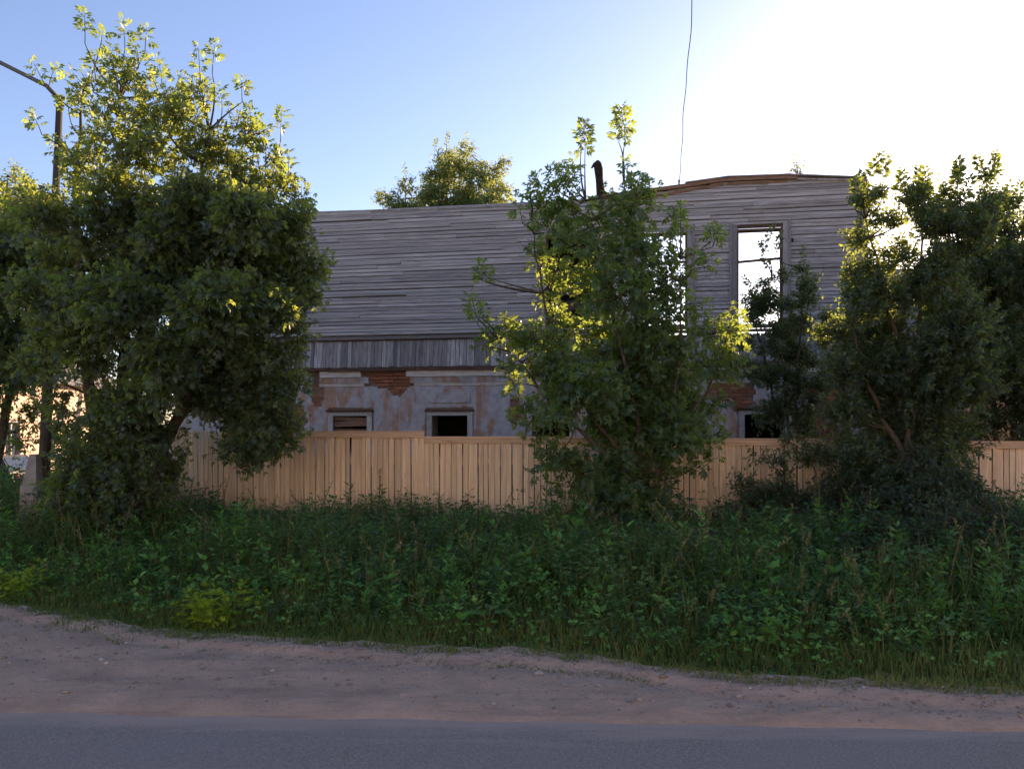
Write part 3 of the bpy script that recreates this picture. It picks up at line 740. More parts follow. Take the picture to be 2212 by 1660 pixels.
# ------------------------------------------------------------------ trees
tree('maple_tree', 'tall ash-leaved maple with sunlit yellow top beside the lamp post', (-5.1, 10.6, 0),
     [[(262, 900), (270, 650), (262, 400), (258, 210)], [(330, 900), (390, 650), (430, 430), (445, 280)], [(200, 900), (170, 650), (165, 400), (180, 200)], [(360, 930), (480, 760), (550, 580), (575, 440)]],
     [(190,190,50,.46),(262,175,50,.46),(300,145,36,.5),(325,215,66,.44),(440,215,48,.46),(400,250,56,.44),(250,290,90,.38),(385,310,100,.36),(500,290,66,.44),(550,300,42,.5),(570,360,58,.48),(155,330,42,.46),(205,385,84,.42),(330,390,104,.40),(470,380,104,.40),(605,415,58,.5),(645,450,36,.65),
      (250,445,60,.72),(350,450,64,.72),(430,445,64,.72),(520,445,64,.72),(590,455,52,.75),(480,450,50,.72),(300,340,50,.5),(440,330,50,.5),
      (110,480,60,.8),(85,440,44,.8),(70,540,46,.8),(80,620,50,.9),(75,710,46,.8),(60,790,44,.7),(200,500,80,.8),(290,510,85),(390,520,90),(480,510,85),(560,510,80),(630,510,55),(660,490,34,.8),(140,570,70,.8),(230,580,90),(330,600,100),(440,600,100),(540,600,95),(620,590,65),(668,560,36,.8),(665,640,34,.8),(110,650,60,.7),(200,680,80,.8),(310,690,95),(420,700,100),(520,690,90),(600,680,65),(645,690,34,.8),
      (120,750,55,.6),(210,770,75,.8),(310,790,85),(400,800,85),(490,800,90),(570,780,65),(625,760,40,.8),(650,720,30,.7),(330,870,60,.8),(400,860,50,.8),(460,860,60),(540,860,70),(600,850,50),(640,830,34,.8),(500,920,48),(560,930,52),(615,910,42),(510,970,34,1.2),(560,980,32,1.2),(600,955,34,1.2),(535,1000,20,1.4),
      (270,900,75,1.0),(330,920,50,1.0),(230,960,65,1.0),(290,990,66,1.1),(190,1000,50,1.0),(225,1050,66,1.1),(330,1020,44,1.1),(150,1030,45,.9),(200,880,60,.9),(140,980,40,.7),(355,960,28,.8),(370,990,22,.8),(380,930,22,.6),(120,860,50,.45),(150,930,40,.45),(350,1060,26,.7)],
     [(185,22,70,.02),(270,48,60,0),(316,55,60,.05),(462,88,70,.05),(430,115,60,-.05),(520,160,60,-.05),(608,228,80,.03),(580,290,60,.1),(655,400,60,.1),(672,430,50,.3),(75,140,50,-.5),(110,140,50,.1),(75,240,50,-.3),(235,100,60,0),(350,130,60,0),(630,330,60,.15),(200,110,60,-.1),(290,110,50,0),(395,190,60,0),(485,190,60,.1),(545,235,60,.05),(560,270,60,.1),(140,200,60,-.2),(120,290,60,-.2),(635,390,60,.2),(610,340,60,.1),(380,160,50,.1),(225,60,40,.2)],
     .155, T_COMP, 'leaf_maple', 11, 10.6, dens=112, node=.06, rscale=1.04, lone_leaf=.165, thin_k=.64, spread_y=1.5, r_stem=.10, young='leaf_maple_young')
tree('bushy_maple', 'dark bushy maple filling the left edge behind the lamp post', (-9.0, 13.6, -.1),
     [[(-60, 800), (-40, 600), (-30, 450)], [(20, 850), (40, 650), (60, 480)]],
     [(0,480,70),(60,470,60),(-40,560,90),(60,570,80),(0,650,80),(80,680,60),(-50,740,90),(30,760,70),(100,720,50),(-60,860,70),(20,850,45,.6),(70,900,40,.6),(40,950,30,.7),(110,960,40,.7),(100,520,60,1.0),(70,620,60),(110,610,50,1.0),(60,820,50,.8),(120,800,50,.8),(30,560,60),(20,720,60),(90,440,40,.8)],
     [], .2, T_COMP, 'leaf_maple', 21, 13.6, dens=60, spread_y=1.2, r_stem=.09)
tree('young_maple', 'bushy ash-leaved maple growing in front of the plank fence', (1.75, 10.6, 0),
     [[(1385, 950), (1330, 700), (1268, 430)], [(1400, 950), (1370, 700), (1350, 390)], [(1360, 1000), (1250, 860), (1170, 640), (1150, 470)], [(1420, 980), (1470, 800), (1470, 560)], [(1370, 1040), (1200, 880), (1080, 730)], [(1420, 1010), (1530, 850), (1570, 740)]],
     [(1240,1030,55),(1330,1050,80),(1420,1040,60,.6),(1510,1000,36,.5),(1290,1110,70),(1200,985,38),(1370,1115,70),(1170,1015,25,.8),(1410,1100,40,.6),
      (1150,770,60,.9),(1090,735,42,.8),(1245,850,85),(1370,850,95),(1470,880,85),(1545,790,52),(1545,725,48),(1420,760,85),(1325,740,75),(1215,720,50,.8),(1345,935,80),(1460,950,70),(1100,830,28,.8),(1150,885,42,.8),(1190,930,35),(1555,880,40,.6),(1540,950,30,.5),
      (1190,500,42,.8),(1150,455,35,.8),(1255,480,42,.8),(1280,570,58),(1335,640,65),(1352,480,48),(1370,560,55),(1462,610,42,.9),(1478,660,38,.8),(1462,470,32,.8),(1540,512,18,.8),(1515,580,22,.7),(1180,555,36,.9),(1215,590,30,.8),(1225,420,36,.8),(1360,415,34,.8),(1160,410,26,.7),(1300,500,40,.8),(1410,640,34,.5),(1275,650,40,.8),(1300,430,28,.7),(1432,560,36,.9),(1425,650,40,.9),(1450,600,34,.9),(1420,700,36,.9),(1440,520,26,.8),(1240,540,40,.8),(1215,460,38,.8),(1370,450,40,.8),(1330,560,40,.8),(1385,620,40,.8),(1200,640,36,.8)],
     [(1265,255,80,.02,.1),(1350,225,85,0,.1),(1252,265,60,-.05),(1340,240,70,.05,.1),(1215,340,60,-.1),(1195,360,50,-.2),(1240,345,50,.1),(1360,350,60,.05),(1375,365,50,.2),(1145,395,45,-.05),(1475,440,50,.1),(1500,540,50,.2),(1550,495,40,.3),(1120,440,40,-.2),
      (1040,565,34,-.3,.1),(1055,575,30,.5,.1),(1025,580,26,-.6,.1),(1020,640,45,-.2,.1),(1035,660,40,.1,.1),(1010,650,30,-.6,.1),(1035,715,30,-.4,.1),(1155,520,40,-.1),(1210,545,40,.2)],
     .185, T_COMP, 'leaf_maple_young', 31, 10.6, dens=43, node=.06, rscale=1.1, lone_leaf=.17, Lr=(.4, .9), spread_y=1.1, r_stem=.042, limb_r=.015, young='leaf_maple_young')
tree('willow_tree', 'upright leafy willow at the right end of the ruin', (5.25, 10.5, 0),
     [[(1960, 950), (1930, 700), (1870, 470)], [(1985, 950), (1990, 700), (1990, 420)], [(2010, 950), (2060, 700), (2075, 400)], [(1950, 980), (1880, 850), (1840, 700)]],
     [(1850,450,32,.8),(1862,520,34),(1880,585,40),(1905,430,28,.8),(1925,480,38,.9),(2020,510,46,.8),(2055,430,34,.8),(1955,450,32,.8),(2100,470,40,.8),(1985,470,40,.8),(1990,430,34,.8),(1985,510,42,.7),(2050,470,45,.8),(2070,540,55,.8),(1940,560,45,.8),(1960,640,50,.8),(2020,560,40,.8),(1870,640,45),(1840,600,30,.8),(1810,720,40),(1820,820,50),(1810,900,45),(1830,640,34,.8),(1900,650,55),(1990,610,60,.8),(2050,640,60),(1840,690,45),(1930,730,75),(2030,740,80),(1880,800,65),(1970,830,85),(2060,850,85),(1840,780,40,.8),(1900,890,60),(1990,930,70),(2080,950,60,.8),(1850,900,40,.8),(1830,980,45,.7),(1910,990,60),(2010,1020,60,.8),(1890,1080,70),(1980,1100,70),(2070,1100,60)],
     [(1850,370,80,0),(1862,400,80,.05),(1880,400,70,.1),(1895,335,80,.4),(1912,345,60,.2),(1835,370,40,-.6),(1945,360,90,.05),(1955,390,90,.1),(1990,350,100,.05),(2000,370,80,.1),(2068,325,110,0),(2060,350,90,-.05),(2085,380,80,.1)],
     .088, T_OVAL, 'leaf_willow', 41, 10.5, dens=92, rscale=1.1, lone_leaf=.115, Lr=(.5, 1.0), spread_y=1.2, r_stem=.06, node=.032, up=.9, pair=3, limb_r=.02)
tree('roadside_willow', 'willow with thin bare-stemmed top shoots at the right picture edge', (7.6, 12.0, 0),
     [[(2150, 950), (2130, 700), (2120, 420)], [(2190, 950), (2200, 700), (2190, 430)], [(2260, 900), (2290, 650)]],
     [(2120,450,30,.6),(2165,470,36,.7),(2205,450,36,.8),(2120,550,50,.7),(2185,570,60,.8),(2110,630,60,.8),(2190,660,75),(2260,600,80),(2120,720,80),(2210,760,90),(2290,720,90),(2110,830,80),(2190,870,80),(2280,870,90),(2130,930,50,.8),(2350,800,110),(2350,650,90),(2200,950,30,.5),(2290,990,80),(2400,950,110),(2100,500,40,.8),(2145,520,45,.8),(2205,510,45,.9),(2090,580,50,.9),(2150,610,60,.9),(2215,600,55),(2060,600,45,.8),(2080,660,50),(2170,440,30,.7)],
     [(2118,312,120,-.1,.4),(2135,340,90,.25),(2150,370,80,.35),(2165,325,100,.15,.4),(2175,400,80,0),(2185,410,80,.1),(2205,390,80,.1)],
     .092, T_OVAL, 'leaf_willow', 51, 12.2, dens=84, rscale=1.1, lone_leaf=.115, Lr=(.5, 1.0), spread_y=1.2, r_stem=.06, node=.034, up=.8, pair=3, limb_r=.02)
tree('yard_shrub', 'thin leafy shrub behind the fence below the empty upper window', (5.2, 14.2, 0),
     [[(1700, 900), (1690, 740), (1670, 600)], [(1720, 880), (1730, 700), (1735, 580)], [(1680, 900), (1640, 740), (1625, 620)]],
     [(1640,625,22,.8),(1655,660,30,.9),(1690,670,26,.8),(1630,690,28,.8),(1680,720,36),(1730,640,26,.7),(1735,590,20,.7),(1735,700,34,.9),(1720,760,36),(1660,760,30,.8),(1680,820,38,.8),(1730,830,40,.7),(1700,880,46,.8),(1660,900,34,.7),(1765,880,36,.6),(1790,740,30,.6),(1610,740,30,.7),(1740,620,24,.8),(1745,780,34,.9),(1790,820,36,.8),(1800,690,28,.7),(1640,820,34,.8),(1605,800,30,.8),(1750,930,40,.8),(1690,600,22,.6),(1740,660,26,.8),(1640,665,32,.9),(1672,645,28,.9),(1620,655,24,.8)],
     [(1668,492,60,.5,.3),(1640,515,40,-.6,.3),(1645,545,40,-.5,.3),(1680,500,60,.1,.3),(1612,590,40,-.3),(1660,590,40,.3),(1737,545,50,.05)],
     .085, T_OVAL, 'leaf_willow', 61, 14.2, dens=120, rscale=1.12, spread_y=.8, r_stem=.035, node=.035, up=.7, pair=3, cat='shrub', limb_r=.014)
tree('fence_shrub', 'dark low shrub against the right part of the fence', (4.1, 10.9, 0),
     [[(1760, 1050), (1750, 960)], [(1700, 1080), (1690, 1000)], [(1820, 1060), (1830, 980)]],
     [(1680,1010,40,.5),(1640,985,26,.4),(1720,960,40,.5),(1700,1080,56),(1790,1080,66),(1770,990,50,.8),(1840,1030,60),(1650,1080,44,.8),(1610,1050,36,.7),(1600,1120,40,.8),(1760,1120,60),(1850,1120,60),(1830,970,40,.6),(1900,1020,50,.8)],
     [], .08, T_OVAL, 'leaf_willow', 71, 10.9, dens=120, spread_y=.7, r_stem=.03, node=.036, up=.5, pair=3, cat='shrub', limb_r=.014)
tree('bramble_bush', 'dark bramble thicket in front of the fence at the right', (6.2, 9.6, 0),
     [[(2080, 1150), (2060, 1080)], [(2150, 1180), (2190, 1130)], [(1960, 1180), (1950, 1110)]],
     [(1930,1150,60),(2020,1130,70),(2100,1150,70),(2060,1080,50,.8),(2180,1190,70),(2250,1200,80),(1880,1170,50),(2000,1200,80),(2110,1220,80),(2060,1040,45,.9),(2000,1060,60),(1930,1080,60),(2110,1080,60),(1870,1100,50),(2140,1130,60),(1990,1000,50,.8),(2190,1160,50)],
     [], .075, T_BROAD, 'ivy', 81, 9.4, dens=110, spread_y=.9, r_stem=.02, node=.04, up=.4, pair=3, cat='bush', limb_r=.012)
tree('nettle_thicket', 'tall dark thicket on the verge nearest the road at the right edge', (4.3, 7.9, 0),
     [[(2050, 1280), (2040, 1200)], [(2180, 1290), (2200, 1200)], [(1920, 1280), (1910, 1220)]],
     [(1850,1190,46,.8),(1920,1170,56),(2000,1150,60),(2090,1150,64),(2170,1160,66),(2240,1180,70),(1880,1250,52),(1960,1240,60),(2050,1240,64),(2140,1250,68),(2220,1270,70),(1930,1320,44,.8),(2020,1320,48,.8),(2120,1330,52,.8),(2210,1350,54,.8),(2110,1090,34,.6),(2000,1090,30,.6)],
     [(1945,1095,60,.05),(2060,1075,70,-.05),(2150,1090,60,.1)],
     .075, T_OVAL, 'ivy', 151, 7.9, dens=80, spread_y=.8, r_stem=.015, node=.04, up=.8, pair=3, cat='bush', limb_r=.008, Lr=(.5, 1.0))
tree('dark_shrub', 'dark leafy shrub at the foot of the tall maple', (-4.9, 9.9, 0),
     [[(300, 1060), (310, 980)], [(230, 1070), (200, 1000)], [(150, 1090), (150, 1000)]],
     [(200,1040,60),(270,1050,56),(250,990,54),(140,1050,46,.9),(310,1040,40,.9),(150,990,44,.8),(200,930,46,.8),(270,920,46,.8),(320,980,36,.8),(340,1070,30,.8),(170,1100,50),(260,1100,50),(130,930,32,.6)],
     [], .10, T_BROAD, 'leaf_maple', 91, 9.9, dens=90, spread_y=.6, r_stem=.02, node=.05, up=.4, pair=3, cat='shrub', limb_r=.012, Lr=(.4, .9))
# beyond the ruin
tree('birch_tree', 'pale autumn-tinged birch rising behind the ruin wall', (-1.7, 36, -.3),
     [[(960, 700), (965, 500), (965, 300)], [(1060, 700), (1060, 450), (1070, 350)], [(880, 700), (880, 500), (875, 390)]],
     [(960,330,38,.8),(985,370,45),(940,385,42),(1000,425,45),(940,440,45),(1065,380,38,.8),(1050,430,42),(1085,430,34,.8),(1090,360,22,.6),(880,400,28,.7),(890,440,34,.8),(830,435,24,.7),(1010,345,26,.7),(960,470,60),(1060,480,60),(880,480,50),(1030,400,38,.8),(915,420,32,.7),(1010,450,44),(1030,360,28,.6),(860,450,30,.7)],
     [(935,290,40,-.1),(965,285,50,0),(1010,292,45,.1),(870,360,30,-.3),(820,412,30,-.1),(1080,338,40,.1)],
     .16, T_BROAD, 'leaf_birch', 101, 36, dens=60, bark='birch', twig='stem', spread_y=2, r_stem=.14, node=.10, up=.5, pair=2, limb_r=.05, droop=.3)
tree('garden_tree', 'yellow sunlit tree behind the lamp post at the left edge', (-23.5, 38, -.6),
     [[(20, 800), (15, 600), (15, 380)], [(-60, 700), (-80, 450)]],
     [(15,370,32),(-20,400,40),(40,410,36),(0,450,50),(60,470,40),(-70,430,60),(20,520,60),(-60,520,70),(70,560,50),(110,600,40),(30,620,60),(-50,620,70),(130,540,34),(100,680,40),(20,700,60)],
     [], .24, T_BROAD, 'leaf_far', 111, 38, dens=15, spread_y=2, r_stem=.2, node=.12, pair=2, limb_r=.06)
tree('far_tree', 'sunlit tree glimpsed between the crowns left of the ruin', (-15.0, 42, -.6),
     [[(420, 800), (410, 650), (400, 520)]],
     [(400,560,60),(440,620,60),(360,640,60),(420,700,70),(480,560,40),(340,560,40),(500,680,50)],
     [], .24, T_BROAD, 'leaf_far', 121, 42, dens=13, spread_y=2, r_stem=.2, node=.12, pair=2, limb_r=.06)
tree('backyard_tree', 'sunlit tree standing behind the right end of the ruin', (16.5, 27, -.2),
     [[(2120, 900), (2110, 750)], [(2230, 900), (2240, 700)]],
     [(2080,800,70),(2160,760,70),(2230,720,70),(2060,880,70),(2150,860,80),(2250,830,80),(1990,860,60),(1960,930,60),(2300,760,80),(2200,930,80)],
     [], .2, T_BROAD, 'leaf_far', 131, 27, dens=26, spread_y=2, r_stem=.16, node=.10, pair=2, limb_r=.05)
tree('wall_sapling', 'tiny sapling sprouting on top of the ruin wall', (6.25, 17.2, 6.7),
     [[(1722, 375), (1722, 355)]], [(1722,378,9,1.5),(1712,372,7,1.2),(1732,374,7,1.2)], [(1722,330,38,.0,.3),(1715,350,22,-.2,.2),(1732,352,22,.2,.2)],
     .075, T_OVAL, 'leaf_willow', 141, 17.2, dens=120, spread_y=.2, r_stem=.008, node=.05, pair=2, cat='sapling', limb_r=.004)

# ------------------------------------------------------------------ verge: grass, weeds, ground cover
rs = np.random.RandomState(77)
def scatter(n, x0, x1, emin, emax, ymax_off=-.05):
    """points between the grass edge and the fence; e = distance behind the grass edge"""
    x = rs.uniform(x0, x1, n); ge = grass_edge(x); yf = np.where(x < -6.3, 15.0, fy(x) + ymax_off)
    e = rs.uniform(emin, emax, n); y = ge + e
    k = y < yf
    return x[k], y[k], e[k]
def vis(x, y): return np.abs(x) < y * .70 + .6
def plants(name, label, n, hfun, leaf, tmpl, mat, stem, nodes, per, area, seed, cat_kind='stuff', up=.1, lean=.16, emin=.2, roll=.4, clump=0, t0=.18):
    global rs
    rs = np.random.RandomState(seed); x, y, e = scatter(n, *area)
    k = vis(x, y); x, y, e = x[k], y[k], e[k]
    if clump:
        k = nz(x, y, seed, 1.1) + rs.normal(0, .35, len(x)) > clump - 1; x, y, e = x[k], y[k], e[k]
    h = hfun(x, y, e) * rs.uniform(.65, 1.2, len(x)); k = h > .04; x, y, h = x[k], y[k], h[k]; N = len(x)
    z = ground_z(x, y); ln = rs.normal(0, lean, (N, 2)) * h[:, None]; ln[:, 1] -= .05 * h
    ts = np.linspace(0, 1, 4); path = np.stack([np.stack([x + ln[:, 0] * t_ ** 1.6, y + ln[:, 1] * t_ ** 1.6, z - .03 + (h + .03) * t_], 1) for t_ in ts], 1)
    V1, F1 = tubes_np(path, np.outer(.0022 + .004 * np.minimum(h, 1), [1, .8, .6, .3]), 3)
    tt = np.linspace(t0, 1, nodes)
    P = np.stack([np.stack([x + ln[:, 0] * t_ ** 1.6, y + ln[:, 1] * t_ ** 1.6, z + h * t_], 1) for t_ in tt], 1)        # N,nodes,3
    P = np.repeat(P[:, :, None], per, 2); az = rs.uniform(0, 6.28, (N, nodes, per))
    D = np.stack([np.cos(az), np.sin(az), up + rs.normal(0, .3, az.shape) + (tt[None, :, None] ** 3) * .5], -1)
    S = leaf * rs.uniform(.6, 1.25, az.shape) * (1.05 - .22 * tt[None, :, None] ** 2) * np.clip(.55 + .6 * h, .5, 1.1)[:, None, None]
    V2, F2, rnd = leaves_np(P.reshape(-1, 3), D.reshape(-1, 3), S.ravel(), tmpl, rs, roll, np.repeat(.42 + .42 * nz(x, y, seed * .37, 1.5) + rs.normal(0, .14, N), nodes * per))
    a = link(name, mesh_np(name, V2, F2, rnd), M[mat]); tag(a, label[0], label[1], kind='stuff')
    b = link('stems', mesh_np('stems', V1, F1), M[stem], a); b['kind'] = 'stuff'
    print(name, N, len(F2)); return a
def hv(x, y, e): return .10 + .42 * smooth01((e - .3) / 2.2) * (1 + .42 * nz(x, y, 5, 1.25)) + .12 * smooth01((x - 2) / 3) * smooth01(e / 1.5) + .28 * smooth01((-3.8 - x) / 2) * smooth01((e - .6) / 1.4)
plants('nettle_bed', ('dense dark green nettles and tall weeds in front of the fence', 'weeds'), 5200, hv, .088, T_OVAL, 'weed', 'stem', 9, 4, (-9.5, 8.5, .55, 8.0), 301)
plants('mugwort_bed', ('feathery grey-green mugwort stalks among the weeds', 'weeds'), 1400, lambda x, y, e: hv(x, y, e) * 1.12, .10, T_LOBED, 'weed', 'stem', 8, 3, (-9.5, 8.5, .9, 8.0), 302, clump=.9)
plants('goutweed_bed', ('low bright green ground cover along the road edge', 'ground cover'), 6000, lambda x, y, e: .10 + .16 * smooth01(e / 1.2), .10, T_COMP3, 'cover', 'stem', 2, 3, (-9, 8, .2, 3.4), 303, up=.25, clump=.62)
plants('sedge_bed', ('pale yellow-green willowherb stems standing in drifts among the nettles', 'weeds'), 2600, lambda x, y, e: hv(x, y, e) * (1.0 + .35 * nz(x, y, 9, 2.2)), .12, T_LANCE, 'cover', 'stem', 12, 3, (-9.5, 8.5, .8, 8.0), 306, up=.5, clump=1.0)
plants('dock_bed', ('broad-leaved dock plants scattered through the weeds', 'weeds'), 420, lambda x, y, e: .22 + .25 * smooth01(e / 2.0), .15, T_OVAL, 'cover', 'stem', 4, 3, (-9, 8, .5, 6.0), 307, up=.7, clump=.8)
plants('seeding_grass', ('thin grass stems with pale feathery seed heads above the weeds', 'grass'), 900, lambda x, y, e: hv(x, y, e) * 1.3 + .08, .045, T_LANCE, 'seed', 'stem', 9, 3, (-9, 8.5, .6, 7.5), 308, up=1.1, lean=.3, t0=.76, clump=.9)
plants('dry_stalks', ('thin straw-coloured dry stalks in the weeds', 'dry stalks'), 380, lambda x, y, e: hv(x, y, e) * 1.25, .035, T_LANCE, 'grass', 'drystem', 5, 1, (-8, 8, .5, 7.0), 304, up=1.2)
def grass(name, label, n, hf, area, seed, w=.0045, mat='grass', tone=lambda x, e: .25 * np.exp(-np.maximum(e, 0) / .35) * (.5 + .5 * np.tanh(x))):
    global rs
    rs = np.random.RandomState(seed); x, y, e = scatter(n, *area); k = vis(x, y); x, y, e = x[k], y[k], e[k]
    h = hf(x, y, e) * rs.uniform(.5, 1.25, len(x)); N = len(x); z = ground_z(x, y) + .05 * smooth01((.25 - e) / .3)
    az = rs.uniform(0, 6.28, N); bend = rs.uniform(.15, .75, N) * h; wx, wy = -np.sin(az) * w, np.cos(az) * w
    V = np.zeros((N, 7, 3)); Fc = []
    for i, (t_, ww) in enumerate(((0, 1.0), (.4, .9), (.75, .55))):
        cx = x + np.cos(az) * bend * t_ ** 2; cy = y + np.sin(az) * bend * t_ ** 2; cz = z - .02 + (h + .02) * t_ * (1 - .18 * t_)
        V[:, 2 * i] = np.stack([cx - wx * ww, cy - wy * ww, cz], 1); V[:, 2 * i + 1] = np.stack([cx + wx * ww, cy + wy * ww, cz], 1)
    V[:, 6] = np.stack([x + np.cos(az) * bend, y + np.sin(az) * bend, z + h * .82], 1)
    tf = np.array([(0, 1, 3), (0, 3, 2), (2, 3, 5), (2, 5, 4), (4, 5, 6)])
    Fc = (tf[None] + (np.arange(N) * 7)[:, None, None]).reshape(-1, 3)
    o = link(name, mesh_np(name, V.reshape(-1, 3), Fc, np.repeat(np.clip(.42 + .2 * nz(x, y, seed * .7, 1.3) + tone(x, e) + rs.normal(0, .22, N), 0, 1), 7)), M[mat])
    print(name, N); return tag(o, label, 'grass', kind='stuff')
grass('verge_grass', 'short ragged grass along the dirt edge', 48000, lambda x, y, e: .035 + .11 * smooth01((e + .05) / .6) + .04 * nz(x, y, 3, 2.2), (-9, 8, -.16, 1.5), 311)
grass('tall_grass', 'tall thin grass blades among the weeds', 31000, lambda x, y, e: hv(x, y, e) * 1.12 + .06, (-9, 8.5, .5, 7.5), 312, w=.0055)
def sparse(x, y, e): return .03 + .05 * (nz(x, y, 4, 1.9) + .3)
grass('edge_tufts', 'yellowish trodden grass tufts on the dirt edge', 26000, lambda x, y, e: np.maximum(.012, sparse(x, y, e)) * smooth01((e + .45 + .2 * nz(x, y, 2, 1.5)) / .4) + .006, (-6, 8, -.42, .25), 313, w=.0045)

# yard grass behind the fence and around the far street
def yard():
    r2 = np.random.RandomState(9); N = 9000; x = r2.uniform(-16, 13, N); y = r2.uniform(12.8, 17, N); k = (y > fy(x) + .3) & (y < HY0 - (x - HX0) * .1736 - .4); x, y = x[k], y[k]; N = len(x)
    P = np.stack([x, y, ground_z(x, y) + r2.uniform(.05, .6, N)], 1); az = r2.uniform(0, 6.28, N)
    V, Fc, rnd = leaves_np(P, np.stack([np.cos(az), np.sin(az), r2.normal(.2, .3, N)], 1), r2.uniform(.08, .16, N), T_BROAD, r2)
    tag(link('yard_weeds', mesh_np('yard_weeds', V, Fc, rnd), M['weed']), 'weeds filling the yard between fence and ruin', 'weeds', kind='stuff')
yard()

# plants that stand out one by one
def clump(name, label, pos, n, h, leaf, tmpl, mat, seed, cat='plant', spread=.16, per=4, nodes=6, group=None):
    r2 = np.random.RandomState(seed); pos = np.array([pos[0], pos[1], float(ground_z(pos[0], pos[1]))])
    root = empty(name, pos); tag(root, label, cat, group)
    cr = Crown(seed)
    for _ in range(n):
        p0 = np.array([*r2.normal(0, spread, 2), -.02]); d = np.array([*(r2.normal(0, .22, 2) + p0[:2] * .8), 1.0])
        cr.shoot(p0, d, h * r2.uniform(.7, 1.1), leaf, h / nodes, droop=.1, r0=.005, bare=.15, pair=per)
    cr.build(root, tmpl, M[mat], M['stem'], np.zeros(3), 'leaves'); return root
def vpos(u, v, z=0.0):
    Y = (EYE - z) * F / (v - VH); return ((u - CU) / F * Y, Y)
clump('sun_patch_clump', 'leafy clump coloured yellow-green as a sun patch near the road left of centre', vpos(465, 1345, .0), 26, .34, .11, T_LOBED, 'bright', 401, spread=.15)  # both clumps stand for sun patches, the light put into their colour
clump('sun_patch_clump', 'leafy clump coloured yellow-green as a sun patch at the far left verge', vpos(35, 1285, .0), 18, .30, .10, T_LOBED, 'bright', 402, spread=.15)
clump('leafy_weed', 'pale green leafy weed in the middle of the left verge', vpos(630, 1290, 0), 12, .5, .10, T_BROAD, 'cover', 403, spread=.12)
clump('leafy_weed', 'bright green leafy weed below the young maple', vpos(1190, 1290, 0), 18, .55, .11, T_BROAD, 'cover', 404, spread=.2)
clump('leafy_weed', 'small bright weed in the right verge above yellowed grass', vpos(1640, 1400, 0), 8, .42, .085, T_BROAD, 'cover', 405, spread=.08)
for (u, v, Yp, hp, lb, sd_) in ((765, 1045, 11.3, .82, 'tall leafy stalk before the fence under the boarded lower window', 411), (915, 1070, 11.3, .66, 'bushy weed before the fence under the dark lower window', 412), (1085, 1062, 11.0, .72, 'upright pointed weed before the fence left of the young maple', 413), (1018, 1078, 11.1, .62, 'short leafy weed before the fence in the gap of the view', 414), (660, 1088, 11.4, .6, 'tuft of weed before the fence right of the tall maple', 415), (445, 1062, 11.6, .72, 'leafy weed before the fence under the hanging maple branch', 416)):
    X_ = (u - CU) / F * Yp
    clump('tall_weed', lb, (X_, Yp), 4, hp, .11, T_OVAL, 'weed', sd_, spread=.07, per=4, nodes=9)
# burdock with big single leaves
bx_, by_ = vpos(1055, 1362, 0); bd = empty('burdock', (bx_, by_, 0)); tag(bd, 'burdock with two broad heart-shaped leaves near the dirt edge', 'plant')
def big_leaf(az, L, W, z0, tilt):
    n = 8; V = []; Fc = []
    for i in range(n + 1):
        s_ = i / n; w_ = W * math.sin(math.pi * min(1, s_ * .9 + .1)) ** .8 * (1 - .35 * s_); zz = z0 + L * (tilt * s_ - .55 * s_ * s_)
        for j, q in enumerate((-1, -.5, 0, .5, 1)):
            V.append((L * s_ * (1 - .12 * abs(q) * 0), q * w_, zz + .10 * abs(q) * w_ + .01 * math.sin(9 * s_ + 3 * q)))
    for i in range(n):
        for j in range(4): a_ = i * 5 + j; Fc.append((a_, a_ + 1, a_ + 6, a_ + 5))
    V = np.array(V); ca, sa = math.cos(az), math.sin(az); X_ = V[:, 0] * ca - V[:, 1] * sa; Y_ = V[:, 0] * sa + V[:, 1] * ca
    V[:, 0] = X_ + .05 * ca; V[:, 1] = Y_ + .05 * sa
    link('leaf', mesh_np('leaf', V, Fc, np.full(len(V), .6), smooth=True), M['burdock'], bd)
    MB().tube([(0, 0, -.02), (.025 * ca, .025 * sa, z0 * .6), (.055 * ca, .055 * sa, z0)], [.008, .007, .006], 5).build('leaf_stalk', M['stem'], bd)
for az, L, W, z0, tl in ((R(190), .17, .085, .15, .2), (R(-8), .18, .085, .155, .25), (R(75), .16, .07, .17, .3), (R(130), .14, .06, .12, .2)): big_leaf(az, L, W, z0, tl)

# pebbles and clods on the shoulder
r3 = np.random.RandomState(55); N = 3600
x = r3.uniform(-5.5, 4.5, N); t_ = r3.beta(2.2, 1.2, N); y = road_edge(x) * (1 - t_) + grass_edge(x) * t_
X_, Y_ = x, y; z = dirt_z(X_, Y_, t_)
sz = r3.gamma(1.1, .0042, N) + .0025; ico = np.array([(0,0,1),(.9,0,.3),(.2,.85,.3),(-.75,.5,.25),(-.7,-.55,.3),(.3,-.85,.25),(0,0,-.6)], float)
fi = np.array([(0,1,2),(0,2,3),(0,3,4),(0,4,5),(0,5,1),(6,2,1),(6,3,2),(6,4,3),(6,5,4),(6,1,5)])
V = np.stack([x, y, z], 1)[:, None] + sz[:, None, None] * ico[None] * r3.uniform(.6, 1.3, (N, 7, 1)) * np.array([1.3, 1.1, .8]); Fc = (fi[None] + (np.arange(N) * 7)[:, None, None]).reshape(-1, 3)
tag(link('pebbles', mesh_np('pebbles', V.reshape(-1, 3), Fc, np.repeat(r3.beta(1.5, 2.2, N), 7)), M['pebble']), 'scattered small stones on the dirt shoulder', 'pebbles', kind='stuff')

# ------------------------------------------------------------------ parked car beyond the left end of the fence (rear towards the right)
car = empty('parked_car', (-14.45, 24.0, -.585)); tag(car, 'dark hatchback parked on the street at the left picture edge', 'car')
